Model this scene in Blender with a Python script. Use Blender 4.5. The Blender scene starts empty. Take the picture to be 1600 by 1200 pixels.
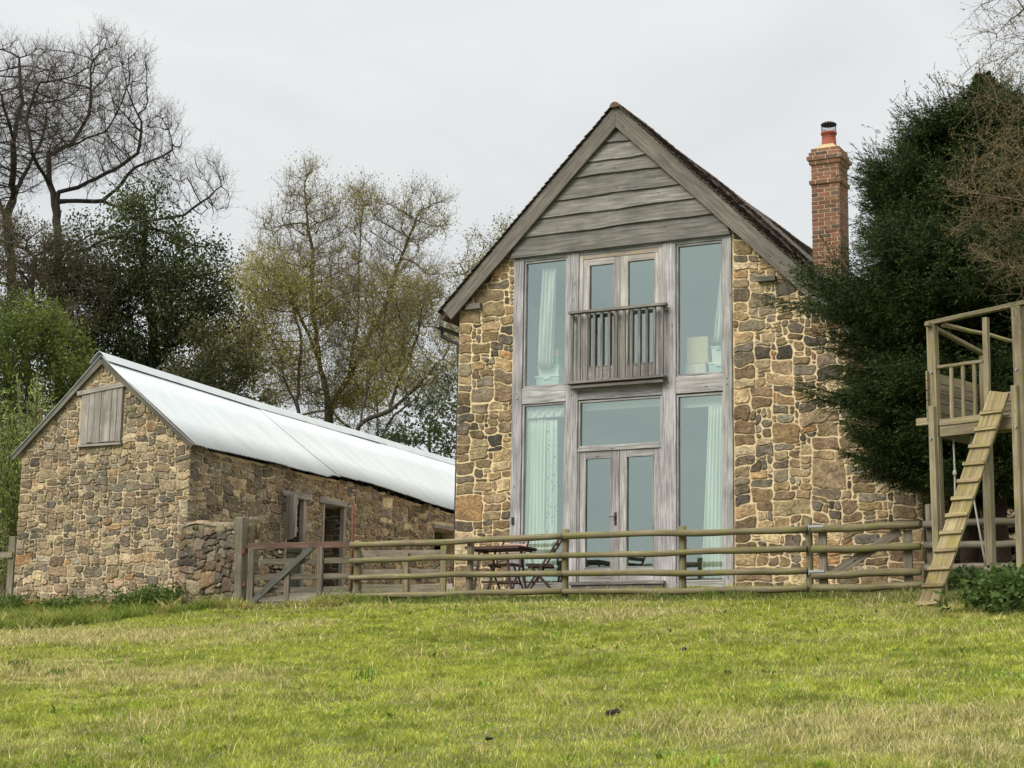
import bpy, math, random, numpy as np
from mathutils import Vector, Matrix
R = math.radians
sc = bpy.context.scene
COL = sc.collection
rnd = random.Random(7)

# ------------------------------------------------------------------ camera
F_, HOR, ROLL = 2720., 1090., .016
PIT = math.atan((HOR-600)/F_)
YAW = math.atan(math.hypot(F_, HOR-600)/5280.)
fwd = np.array([-math.sin(YAW)*math.cos(PIT), math.cos(YAW)*math.cos(PIT), math.sin(PIT)])
right = np.array([math.cos(YAW), math.sin(YAW), 0.])
up = np.cross(right, fwd)
fh = np.array([-math.sin(YAW), math.cos(YAW), 0.])
CAM = np.array([11.063, -24.816, -1.7654])
cr, sr = math.cos(ROLL), math.sin(ROLL)

def ray(x, y):
    u, v = x-800, 600-y
    return right*(cr*u-sr*v)+up*(sr*u+cr*v)+fwd*F_

def at(x, y, D):
    """point seen at photo pixel x,y at horizontal distance D along the view"""
    r = ray(x, y)
    return CAM+r*(D/(r@fh))

cam = bpy.data.cameras.new('camera')
cam.sensor_width = 36
cam.lens = F_/1600*36
cam.clip_end = 3000
co = bpy.data.objects.new('camera', cam)
COL.objects.link(co)
cx = cr*right+sr*up
cy = -sr*right+cr*up
m = Matrix([[cx[i], cy[i], -fwd[i], CAM[i]] for i in range(3)]+[[0, 0, 0, 1]])
co.matrix_world = m
sc.camera = co

# ------------------------------------------------------------------ noise (numpy)
def _hash(ix, iy, s):
    n = (ix.astype(np.int64)*374761393+iy.astype(np.int64)*668265263+s*1442695041) & 0xffffffff
    n = ((n ^ (n >> 13))*1274126177) & 0xffffffff
    return ((n ^ (n >> 16)) & 0xffff)/65535.

def vnoise(x, y, s=0):
    x = np.asarray(x, float); y = np.asarray(y, float)
    ix = np.floor(x); iy = np.floor(y); fx = x-ix; fy = y-iy
    fx = fx*fx*(3-2*fx); fy = fy*fy*(3-2*fy)
    a = _hash(ix, iy, s); b = _hash(ix+1, iy, s); c = _hash(ix, iy+1, s); d = _hash(ix+1, iy+1, s)
    return (a+(b-a)*fx)*(1-fy)+(c+(d-c)*fx)*fy

def fbm(x, y, s=0, o=4):
    t = 0; a = .5
    for i in range(o):
        t = t+a*vnoise(np.asarray(x)*2**i, np.asarray(y)*2**i, s+i*17); a *= .5
    return t

def sstep(a, b, x):
    t = np.clip((np.asarray(x, float)-a)/(b-a), 0, 1)
    return t*t*(3-2*t)

# ------------------------------------------------------------------ terrain height
def H(x, y):
    x = np.asarray(x, float); y = np.asarray(y, float)
    # field plane up to the fence, gentler yard behind it, nearly level beyond
    yy = np.maximum(y, -70)
    z1 = -.69+.1355*(yy+5.1)
    z2 = -.351+.1*(y+2.6)
    z3 = .409+.006*(y-5)
    z = np.where(y < -2.6, z1, z2)
    z = np.where(y > 5, z3, z)
    # shallow dip in front of the barn, with a lip where the field ends
    z = z-.10*sstep(-2.0, -6.5, x)*np.exp(-((y+3.6)/1.0)**2)
    z = z+.07*np.exp(-((y+5.6)/.7)**2)*sstep(-1, -6, x)
    z = z-.17*sstep(-3.4, -6.5, x)*sstep(-9, -5, y)*sstep(2.5, -1, y)
    z = z-.06*np.exp(-((y+3.0)/.9)**2)
    z = z+.07*np.exp(-((y+5.6)/1.2)**2)*sstep(4.2, 6, x)
    z = z-.07*np.exp(-((x+4.4)/1.0)**2-((y+2.9)/.7)**2)
    amp = sstep(-1.5, -4, y)*.05+.01
    z = z+amp*(fbm(x*.9, y*.9, 3, 3)-.44)*1.3
    z = z+sstep(-60, -200, y)*(-6)+sstep(60, 300, y)*6
    return z

def Hs(x, y): return float(H(x, y))

# ------------------------------------------------------------------ object helpers
def tag(o, label=None, cat=None, group=None, kind=None):
    if label: o['label'] = label
    if cat: o['category'] = cat
    if group: o['group'] = group
    if kind: o['kind'] = kind
    return o

def empty(name, loc, label=None, cat=None, group=None):
    o = bpy.data.objects.new(name, None)
    o.empty_display_size = .2
    COL.objects.link(o)
    o.location = loc
    return tag(o, label, cat, group)

def wloc(o):
    v = Vector((0, 0, 0))
    while o is not None:
        v = v+o.location
        o = o.parent
    return v

def link(me, name, mat, parent=None, origin=None, smooth=False, bevel=0):
    ob = bpy.data.objects.new(name, me)
    COL.objects.link(ob)
    me.materials.append(mat)
    off = Vector((0, 0, 0))
    if parent is not None:
        ob.parent = parent
        off = wloc(parent)
    if origin is not None:
        ob.location = Vector(origin)-off
        off = Vector(origin)
    if off.length > 0:
        me.transform(Matrix.Translation(-off))
    if smooth:
        me.shade_smooth()
    if bevel:
        b = ob.modifiers.new('bevel', 'BEVEL')
        b.width = bevel; b.segments = 2; b.limit_method = 'ANGLE'; b.angle_limit = R(50)
    return ob

def np_mesh(name, V, Fc, mat, parent=None, origin=None, col=None, smooth=False):
    """V (n,3), Fc (m,k), col per vertex (n,3)"""
    V = np.ascontiguousarray(V, dtype=np.float32); Fc = np.ascontiguousarray(Fc, dtype=np.int32)
    me = bpy.data.meshes.new(name)
    n, (mf, k) = len(V), Fc.shape
    me.vertices.add(n); me.vertices.foreach_set('co', V.ravel())
    me.loops.add(mf*k); me.loops.foreach_set('vertex_index', Fc.ravel())
    me.polygons.add(mf); me.polygons.foreach_set('loop_start', np.arange(0, mf*k, k, dtype=np.int32))
    if col is not None:
        a = me.color_attributes.new('Col', 'FLOAT_COLOR', 'POINT')
        c = np.ones((n, 4), np.float32); c[:, :3] = col
        a.data.foreach_set('color', c.ravel())
    me.update(calc_edges=True)
    return link(me, name, mat, parent, origin, smooth)

class MB:
    def __init__(s):
        s.v = []; s.f = []; s.uv = []; s.c = []; s.col = (1, 1, 1)
    def vert(s, p):
        s.v.append(tuple(float(q) for q in p)); s.c.append(s.col); return len(s.v)-1
    def face(s, idx, uv=None):
        s.f.append(tuple(idx))
        s.uv.extend(uv if uv is not None else [(0, 0)]*len(idx))
    def bar(s, p0, p1, w, t, side=(0, 0, 1), seg=1, jit=0, w1=None, cap=True):
        """square timber from p0 to p1: w measured along 'side', t across"""
        p0 = np.array(p0, float); p1 = np.array(p1, float)
        d = p1-p0; L = np.linalg.norm(d); d = d/L
        a = np.array(side, float); a = a-d*(a@d); a /= np.linalg.norm(a)
        b = np.cross(d, a)
        w1 = w if w1 is None else w1
        auto = s.col == (1, 1, 1)
        if auto:
            kk = rnd.uniform(.78, 1.16); s.col = (kk, kk*rnd.uniform(.98, 1.01), kk*rnd.uniform(.97, 1.04))
        ou, ov = rnd.random()*50, rnd.random()*50
        rings = []
        for i in range(seg+1):
            q = i/seg; ww = w+(w1-w)*q
            r = []
            for sa, sb in ((-1, -1), (1, -1), (1, 1), (-1, 1)):
                ja = rnd.uniform(-jit, jit); jb = rnd.uniform(-jit, jit)*.4
                r.append(s.vert(p0+d*L*q+a*(sa*ww/2+ja)+b*(sb*t/2+jb)))
            rings.append(r)
        per = [0, w, w+t, 2*w+t, 2*w+2*t]
        for i in range(seg):
            v0, v1 = ov+L*i/seg, ov+L*(i+1)/seg
            for k in range(4):
                k2 = (k+1) % 4
                s.face((rings[i][k], rings[i][k2], rings[i+1][k2], rings[i+1][k]),
                       [(ou+per[k], v0), (ou+per[k+1], v0), (ou+per[k+1], v1), (ou+per[k], v1)])
        if cap:
            for rr in (rings[0][::-1], rings[-1]):
                s.face(rr, [(ou, ov), (ou+w, ov), (ou+w, ov+t), (ou, ov+t)])
        if auto: s.col = (1, 1, 1)
        return s
    def box(s, x0, x1, y0, y1, z0, z1, seg=1, jit=0):
        D = (x1-x0, y1-y0, z1-z0); c = ((x0+x1)/2, (y0+y1)/2, (z0+z1)/2)
        k = D.index(max(D))
        if k == 0: return s.bar((x0, c[1], c[2]), (x1, c[1], c[2]), D[2], D[1], (0, 0, 1), seg, jit)
        if k == 1: return s.bar((c[0], y0, c[2]), (c[0], y1, c[2]), D[2], D[0], (0, 0, 1), seg, jit)
        return s.bar((c[0], c[1], z0), (c[0], c[1], z1), D[0], D[1], (1, 0, 0), seg, jit)
    def tube(s, pts, rad, n=8, jit=0, cap=True):
        pts = [np.array(p, float) for p in pts]
        if not hasattr(rad, '__len__'): rad = [rad]*len(pts)
        ou, ov = rnd.random()*50, rnd.random()*50
        rings = []; L = 0; Ls = []
        ref = None
        for i, p in enumerate(pts):
            a = pts[max(i-1, 0)]; b = pts[min(i+1, len(pts)-1)]
            d = b-a; d /= max(np.linalg.norm(d), 1e-9)
            if i: L += np.linalg.norm(p-pts[i-1])
            Ls.append(L)
            if ref is None:
                ref = np.cross(d, (0, 0, 1) if abs(d[2]) < .9 else (1, 0, 0))
            ref = ref-d*(ref@d); ref /= np.linalg.norm(ref)
            e = np.cross(d, ref)
            rr = []
            for k in range(n):
                th = 2*math.pi*k/n; rj = rad[i]*(1+rnd.uniform(-jit, jit))
                rr.append(s.vert(p+(ref*math.cos(th)+e*math.sin(th))*rj))
            rings.append(rr)
        for i in range(len(pts)-1):
            for k in range(n):
                k2 = (k+1) % n
                u0, u1 = ou+k*.05, ou+(k+1)*.05
                s.face((rings[i][k], rings[i][k2], rings[i+1][k2], rings[i+1][k]),
                       [(u0, ov+Ls[i]), (u1, ov+Ls[i]), (u1, ov+Ls[i+1]), (u0, ov+Ls[i+1])])
        if cap:
            s.face(rings[0][::-1]); s.face(rings[-1])
        return s
    def prism(s, poly, fn, d0, d1):
        """poly of (u,v); fn(u,v,d)->point"""
        n = len(poly)
        a = [s.vert(fn(u, v, d0)) for u, v in poly]; b = [s.vert(fn(u, v, d1)) for u, v in poly]
        s.face(a, [(u, v) for u, v in poly]); s.face(b[::-1], [(u, v) for u, v in poly[::-1]])
        for k in range(n):
            k2 = (k+1) % n
            s.face((a[k2], a[k], b[k], b[k2]), [poly[k2], poly[k], poly[k], poly[k2]])
        return s
    def build(s, name, mat, parent=None, origin=None, smooth=False, bevel=0, recalc=True):
        me = bpy.data.meshes.new(name)
        me.from_pydata(s.v, [], s.f)
        uvl = me.uv_layers.new(name='UVMap')
        uvl.data.foreach_set('uv', np.array(s.uv, np.float32).ravel())
        a = me.color_attributes.new('Col', 'FLOAT_COLOR', 'POINT')
        c = np.ones((len(s.v), 4), np.float32); c[:, :3] = s.c
        a.data.foreach_set('color', c.ravel())
        if recalc:
            import bmesh
            bm = bmesh.new(); bm.from_mesh(me)
            bmesh.ops.recalc_face_normals(bm, faces=bm.faces)
            bm.to_mesh(me); bm.free()
        me.update()
        return link(me, name, mat, parent, origin, smooth, bevel)

# ------------------------------------------------------------------ materials
def mat_new(name):
    m = bpy.data.materials.new(name); m.use_nodes = True
    nt = m.node_tree; nt.nodes.clear()
    out = nt.nodes.new('ShaderNodeOutputMaterial')
    b = nt.nodes.new('ShaderNodeBsdfPrincipled')
    nt.links.new(b.outputs[0], out.inputs[0])
    return m, nt, b, out

def N(nt, t, **kw):
    n = nt.nodes.new('ShaderNode'+t)
    for k, v in kw.items():
        if k.startswith('i_'):
            n.inputs[k[2:].replace('_', ' ')].default_value = v
        else: setattr(n, k, v)
    return n

def ramp(nt, fac, stops, interp='LINEAR'):
    r = nt.nodes.new('ShaderNodeValToRGB'); r.color_ramp.interpolation = interp
    el = r.color_ramp.elements
    while len(el) < len(stops): el.new(.5)
    for e, (p, c) in zip(el, stops):
        e.position = p
        e.color = (c, c, c, 1) if not hasattr(c, '__len__') else (*c, 1)
    nt.links.new(fac, r.inputs[0])
    return r.outputs[0]

def mix(nt, fac, a, b, blend='MIX'):
    n = nt.nodes.new('ShaderNodeMix'); n.data_type = 'RGBA'; n.blend_type = blend
    for sock, v in ((n.inputs[0], fac), (n.inputs[6], a), (n.inputs[7], b)):
        if isinstance(v, bpy.types.NodeSocket): nt.links.new(v, sock)
        elif hasattr(v, '__len__'): sock.default_value = (*v, 1)
        else: sock.default_value = v if sock.type == 'VALUE' else (v, v, v, 1)
    return n.outputs[2]

def noise(nt, vec, scale, detail=4, rough=.55, dist=0):
    n = N(nt, 'TexNoise'); n.inputs['Scale'].default_value = scale
    n.inputs['Detail'].default_value = detail; n.inputs['Roughness'].default_value = rough
    n.inputs['Distortion'].default_value = dist
    nt.links.new(vec, n.inputs['Vector'])
    return n.outputs[0]

def mapping(nt, vec, scale):
    n = N(nt, 'Mapping'); n.inputs['Scale'].default_value = scale
    nt.links.new(vec, n.inputs['Vector'])
    return n.outputs[0]

def bump(nt, h, strength, dist, b):
    n = N(nt, 'Bump'); n.inputs['Strength'].default_value = strength; n.inputs['Distance'].default_value = dist
    nt.links.new(h, n.inputs['Height']); nt.links.new(n.outputs[0], b.inputs['Normal'])
    return n

def wood(name, dark, mid, light, moss=None, mossamt=.5, rough=.8, scale=1.0, tan=None, tanz=None):
    m, nt, b, o = mat_new(name)
    uv = N(nt, 'TexCoord')
    geo = N(nt, 'NewGeometry')
    g = mapping(nt, uv.outputs['UV'], (38*scale, 1.6, 1))
    st = noise(nt, g, 1.0, 6, .65, .4)
    g2 = mapping(nt, uv.outputs['UV'], (9, 1.1, 1))
    bl = noise(nt, g2, 1.0, 4, .6)
    c = ramp(nt, st, [(.30, dark), (.48, mid), (.70, light)])
    c = mix(nt, ramp(nt, bl, [(.3, 0.0), (.7, 1.0)]), c, ramp(nt, st, [(.25, dark), (.75, mid)]))
    big = noise(nt, geo.outputs['Position'], 2.3, 3)
    c = mix(nt, 1.0, c, ramp(nt, big, [(.3, .78), (.7, 1.15)]), 'MULTIPLY')
    # knots
    vo = N(nt, 'TexVoronoi'); vo.inputs['Scale'].default_value = 1
    nt.links.new(mapping(nt, uv.outputs['UV'], (6, 2.2, 1)), vo.inputs['Vector'])
    c = mix(nt, ramp(nt, vo.outputs['Distance'], [(.03, .8), (.1, 0.)]), c, tuple(q*.4 for q in dark))
    if tan is not None:
        sep = N(nt, 'SeparateXYZ'); nt.links.new(geo.outputs['Position'], sep.inputs[0])
        mr = N(nt, 'MapRange'); nt.links.new(sep.outputs[2], mr.inputs[0])
        mr.inputs[1].default_value = tanz[0]; mr.inputs[2].default_value = tanz[1]
        ad = N(nt, 'Math', operation='ADD'); nt.links.new(mr.outputs[0], ad.inputs[0])
        ns = ramp(nt, noise(nt, g2, 1.3, 4), [(.35, -.0), (.65, .6)])
        sb = N(nt, 'Math', operation='SUBTRACT'); nt.links.new(ns, sb.inputs[0]); sb.inputs[1].default_value = .3
        nt.links.new(sb.outputs[0], ad.inputs[1])
        c = mix(nt, ramp(nt, ad.outputs[0], [(.4, 0.), (.75, .9)]), c, tan)
    if moss is not None:
        mn = noise(nt, geo.outputs['Position'], 7, 5, .65)
        c = mix(nt, ramp(nt, mn, [(.62-.35*mossamt, 0.), (.80-.3*mossamt, .85)]), c, moss)
    at_ = N(nt, 'Attribute', attribute_name='Col')
    c = mix(nt, 1.0, c, at_.outputs['Color'], 'MULTIPLY')
    nt.links.new(c, b.inputs['Base Color'])
    b.inputs['Roughness'].default_value = rough
    b.inputs['Specular IOR Level'].default_value = .25
    bump(nt, st, .7, .008, b)
    return m

def simple(name, col, rough=.7, var=.15, scale=8, spec=.3, metal=0, bmp=0):
    m, nt, b, o = mat_new(name)
    geo = N(nt, 'TexCoord')
    n = noise(nt, geo.outputs['Object'], scale, 5, .6)
    c = mix(nt, 1.0, col, ramp(nt, n, [(.3, 1-var), (.7, 1+var)]), 'MULTIPLY')
    nt.links.new(c, b.inputs['Base Color'])
    b.inputs['Roughness'].default_value = rough; b.inputs['Specular IOR Level'].default_value = spec
    b.inputs['Metallic'].default_value = metal
    if bmp: bump(nt, n, bmp, .01, b)
    return m

def vcol(name, rough=.85, grain=30, var=.3, bmp=.5, bd=.01, spots=None, spec=.2, extra=None):
    m, nt, b, o = mat_new(name)
    a = N(nt, 'Attribute', attribute_name='Col')
    geo = N(nt, 'NewGeometry')
    n = noise(nt, geo.outputs['Position'], grain, 6, .65)
    n2 = noise(nt, geo.outputs['Position'], grain*.22, 3, .6)
    c = mix(nt, 1.0, a.outputs['Color'], ramp(nt, n, [(.28, 1-var), (.72, 1+var)]), 'MULTIPLY')
    c = mix(nt, 1.0, c, ramp(nt, n2, [(.3, 1-var*.7), (.7, 1+var*.7)]), 'MULTIPLY')
    if spots:
        sp = noise(nt, geo.outputs['Position'], spots[0], 5, .7)
        c = mix(nt, ramp(nt, sp, [(spots[1], 0.), (spots[1]+.08, spots[3])]), c, spots[2])
    if extra:
        sp = noise(nt, geo.outputs['Position'], extra[0], 5, .7, .5)
        c = mix(nt, ramp(nt, sp, [(extra[1], 0.), (extra[1]+.1, extra[3])]), c, extra[2])
    nt.links.new(c, b.inputs['Base Color'])
    b.inputs['Roughness'].default_value = rough; b.inputs['Specular IOR Level'].default_value = spec
    if bmp: bump(nt, n, bmp, bd, b)
    return m

def leafmat(name, trans=.35, rough=.6, spec=.2):
    m, nt, b, o = mat_new(name)
    a = N(nt, 'Attribute', attribute_name='Col')
    nt.links.new(a.outputs['Color'], b.inputs['Base Color'])
    b.inputs['Roughness'].default_value = rough; b.inputs['Specular IOR Level'].default_value = spec
    t = N(nt, 'BsdfTranslucent'); nt.links.new(a.outputs['Color'], t.inputs[0])
    mx = N(nt, 'MixShader'); mx.inputs[0].default_value = trans
    nt.links.new(b.outputs[0], mx.inputs[1]); nt.links.new(t.outputs[0], mx.inputs[2])
    nt.links.new(mx.outputs[0], o.inputs[0])
    return m

M = {}
M['oak_silver'] = wood('oak_silver', (.13, .122, .117), (.355, .35, .348), (.66, .66, .66))
M['oak_grey'] = wood('oak_grey', (.070, .063, .053), (.158, .146, .126), (.27, .252, .222))
M['oak_board'] = wood('oak_board', (.08, .075, .068), (.19, .182, .17), (.35, .34, .32))
M['door_wood'] = wood('door_wood', (.20, .18, .165), (.40, .385, .37), (.62, .60, .58), tan=(.52, .38, .25), tanz=(4.85, 5.9))
M['rail_wood'] = wood('rail_wood', (.09, .082, .074), (.20, .187, .172), (.38, .36, .335))
M['fence_wood'] = wood('fence_wood', (.075, .06, .038), (.20, .17, .105), (.38, .335, .23), moss=(.15, .155, .035), mossamt=.45)
M['fence_old'] = wood('fence_old', (.09, .077, .058), (.20, .175, .135), (.34, .30, .24), moss=(.13, .13, .06), mossamt=.35)
M['gate_wood'] = wood('gate_wood', (.05, .043, .033), (.13, .113, .086), (.24, .215, .17), moss=(.12, .12, .05), mossamt=.3)
M['post_grey'] = wood('post_grey', (.15, .135, .115), (.32, .30, .27), (.50, .47, .43), moss=(.2, .2, .13), mossamt=.2)
M['deck_wood'] = wood('deck_wood', (.12, .10, .062), (.26, .22, .14), (.42, .37, .26), moss=(.21, .21, .065), mossamt=.28)
M['ladder_wood'] = wood('ladder_wood', (.10, .075, .04), (.28, .225, .12), (.52, .45, .29), moss=(.24, .21, .045), mossamt=.35)
M['dark_board'] = wood('dark_board', (.05, .05, .04), (.10, .10, .085), (.17, .165, .14))
M['green_door'] = wood('green_door', (.035, .045, .025), (.075, .085, .055), (.13, .14, .10))
M['teak'] = wood('teak', (.03, .017, .012), (.068, .038, .028), (.12, .07, .052), rough=.55)
M['teak_light'] = wood('teak_light', (.22, .13, .10), (.36, .24, .20), (.48, .36, .32))
M['rust'] = simple('rust', (.12, .045, .03), .8, .5, 25, bmp=.4)
M['rustbeam'] = wood('rustbeam', (.05, .028, .02), (.10, .058, .045), (.17, .12, .095))
M['black'] = simple('black', (.02, .02, .022), .5)
M['gutter'] = simple('gutter', (.03, .03, .032), .4)
M['lead'] = simple('lead', (.35, .36, .38), .4, .1, metal=.8)
M['mortar_house'] = simple('mortar_house', (.62, .50, .31), .9, .28, 7, bmp=.9)
M['mortar_barn'] = simple('mortar_barn', (.50, .415, .275), .9, .40, 3, bmp=1)
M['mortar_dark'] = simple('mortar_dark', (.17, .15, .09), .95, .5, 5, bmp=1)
M['stone_house'] = vcol('stone_house', .85, 22, .50, 1.0, .022, spots=(10, .63, (.30, .18, .07), .6), extra=(5, .66, (.09, .08, .07), .5))
M['stone_barn'] = vcol('stone_barn', .9, 22, .50, 1.0, .022, spots=(13, .62, (.50, .47, .38), .6), extra=(3.5, .64, (.13, .125, .07), .55))
M['brick'] = vcol('brick', .85, 40, .3, .6, .006, spots=(14, .68, (.14, .12, .09), .5))
M['brickmortar'] = simple('brickmortar', (.58, .47, .29), .9, .25, 30, bmp=.5)
M['terracotta'] = simple('terracotta', (.27, .075, .045), .7, .15, 12)
M['tile'] = vcol('tile', .9, 22, .4, .6, .01, spots=(6, .60, (.075, .07, .035), .7))
M['plaster'] = simple('plaster', (.78, .82, .79), .9, .05)
M['leaf'] = leafmat('leaf')
M['grass'] = leafmat('grass', .3, .7, .15)
M['needle'] = leafmat('needle', .05, .55, .2)
M['bark'] = vcol('bark', .95, 14, .35, .8, .03)
M['rope'] = simple('rope', (.36, .35, .31), .8, .2, 60)
M['cardboard'] = simple('cardboard', (.62, .50, .30), .8, .08)
M['boxgreen'] = simple('boxgreen', (.10, .50, .22), .6, .08)
M['tubwhite'] = simple('tubwhite', (.75, .78, .76), .4, .05)
M['tubteal'] = simple('tubteal', (.50, .64, .60), .35, .05)
M['cloth'] = simple('cloth', (.72, .62, .50), .9, .1)

def glassmat():
    m, nt, b, o = mat_new('window_glass')
    nt.nodes.remove(b)
    tr = N(nt, 'BsdfTransparent'); tr.inputs[0].default_value = (.955, .985, .965, 1)
    gl = N(nt, 'BsdfGlossy'); gl.inputs['Color'].default_value = (.76, .92, .88, 1); gl.inputs['Roughness'].default_value = .01
    geo = N(nt, 'TexCoord')
    bp = N(nt, 'Bump'); bp.inputs['Strength'].default_value = .05; bp.inputs['Distance'].default_value = .02
    nt.links.new(noise(nt, geo.outputs['Object'], 1.3, 2), bp.inputs['Height'])
    nt.links.new(bp.outputs[0], gl.inputs['Normal'])
    fr = N(nt, 'Fresnel'); fr.inputs[0].default_value = 1.5
    ad = N(nt, 'Math', operation='ADD'); nt.links.new(fr.outputs[0], ad.inputs[0]); ad.inputs[1].default_value = .36
    gb = N(nt, 'NewGeometry'); iv = N(nt, 'Math', operation='SUBTRACT'); iv.inputs[0].default_value = 1; nt.links.new(gb.outputs['Backfacing'], iv.inputs[1])
    ml = N(nt, 'Math', operation='MULTIPLY'); nt.links.new(ad.outputs[0], ml.inputs[0]); nt.links.new(iv.outputs[0], ml.inputs[1])
    mx = N(nt, 'MixShader'); nt.links.new(ml.outputs[0], mx.inputs[0])
    nt.links.new(tr.outputs[0], mx.inputs[1]); nt.links.new(gl.outputs[0], mx.inputs[2])
    nt.links.new(mx.outputs[0], o.inputs[0])
    return m
M['glass'] = glassmat()

def curtainmat(name, col, pattern=False):
    m, nt, b, o = mat_new(name)
    tc = N(nt, 'TexCoord')
    c = None
    if pattern:
        vo = N(nt, 'TexVoronoi'); vo.inputs['Scale'].default_value = 13
        nt.links.new(tc.outputs['Object'], vo.inputs['Vector'])
        c = mix(nt, ramp(nt, vo.outputs['Distance'], [(.28, .75), (.36, 0.)]), col, (.40, .58, .50))
        nt.links.new(c, b.inputs['Base Color'])
    else:
        b.inputs['Base Color'].default_value = (*col, 1)
    b.inputs['Roughness'].default_value = .9
    t = N(nt, 'BsdfTranslucent')
    if c is not None: nt.links.new(c, t.inputs[0])
    else: t.inputs[0].default_value = (*col, 1)
    mx = N(nt, 'MixShader'); mx.inputs[0].default_value = .3
    nt.links.new(b.outputs[0], mx.inputs[1]); nt.links.new(t.outputs[0], mx.inputs[2]); nt.links.new(mx.outputs[0], o.inputs[0])
    return m
M['curtain'] = curtainmat('curtain', (.93, .98, .88))
M['curtain_pat'] = curtainmat('curtain_pattern', (.84, .92, .82), True)
M['curtain_white'] = curtainmat('curtain_white', (.88, .88, .84))

def tinmat():
    m, nt, b, o = mat_new('tin_roof')
    geo = N(nt, 'NewGeometry')
    n = noise(nt, mapping(nt, geo.outputs['Position'], (.5, 2.2, .5)), 1.5, 5, .6)
    c = ramp(nt, n, [(.3, (.405, .443, .475)), (.6, (.465, .505, .538)), (.8, (.42, .45, .475))])
    sp = noise(nt, geo.outputs['Position'], 9, 4, .7)
    c = mix(nt, ramp(nt, sp, [(.66, 0.), (.76, .4)]), c, (.30, .31, .30))
    nt.links.new(c, b.inputs['Base Color'])
    b.inputs['Roughness'].default_value = .75; b.inputs['Specular IOR Level'].default_value = .15
    return m
M['tin'] = tinmat()

def groundmat():
    m, nt, b, o = mat_new('ground')
    geo = N(nt, 'NewGeometry')
    a = noise(nt, geo.outputs['Position'], .45, 4)
    d = noise(nt, geo.outputs['Position'], 14, 6, .7)
    c = ramp(nt, a, [(.35, (.085, .125, .025)), (.65, (.15, .16, .05))])
    c = mix(nt, ramp(nt, d, [(.35, 0.), (.7, .8)]), c, (.05, .065, .018))
    nt.links.new(c, b.inputs['Base Color']); b.inputs['Roughness'].default_value = .95
    bump(nt, d, 1, .05, b)
    return m
M['ground'] = groundmat()
M['gravel'] = vcol('gravel', .9, 60, .5, 1, .02)

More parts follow.
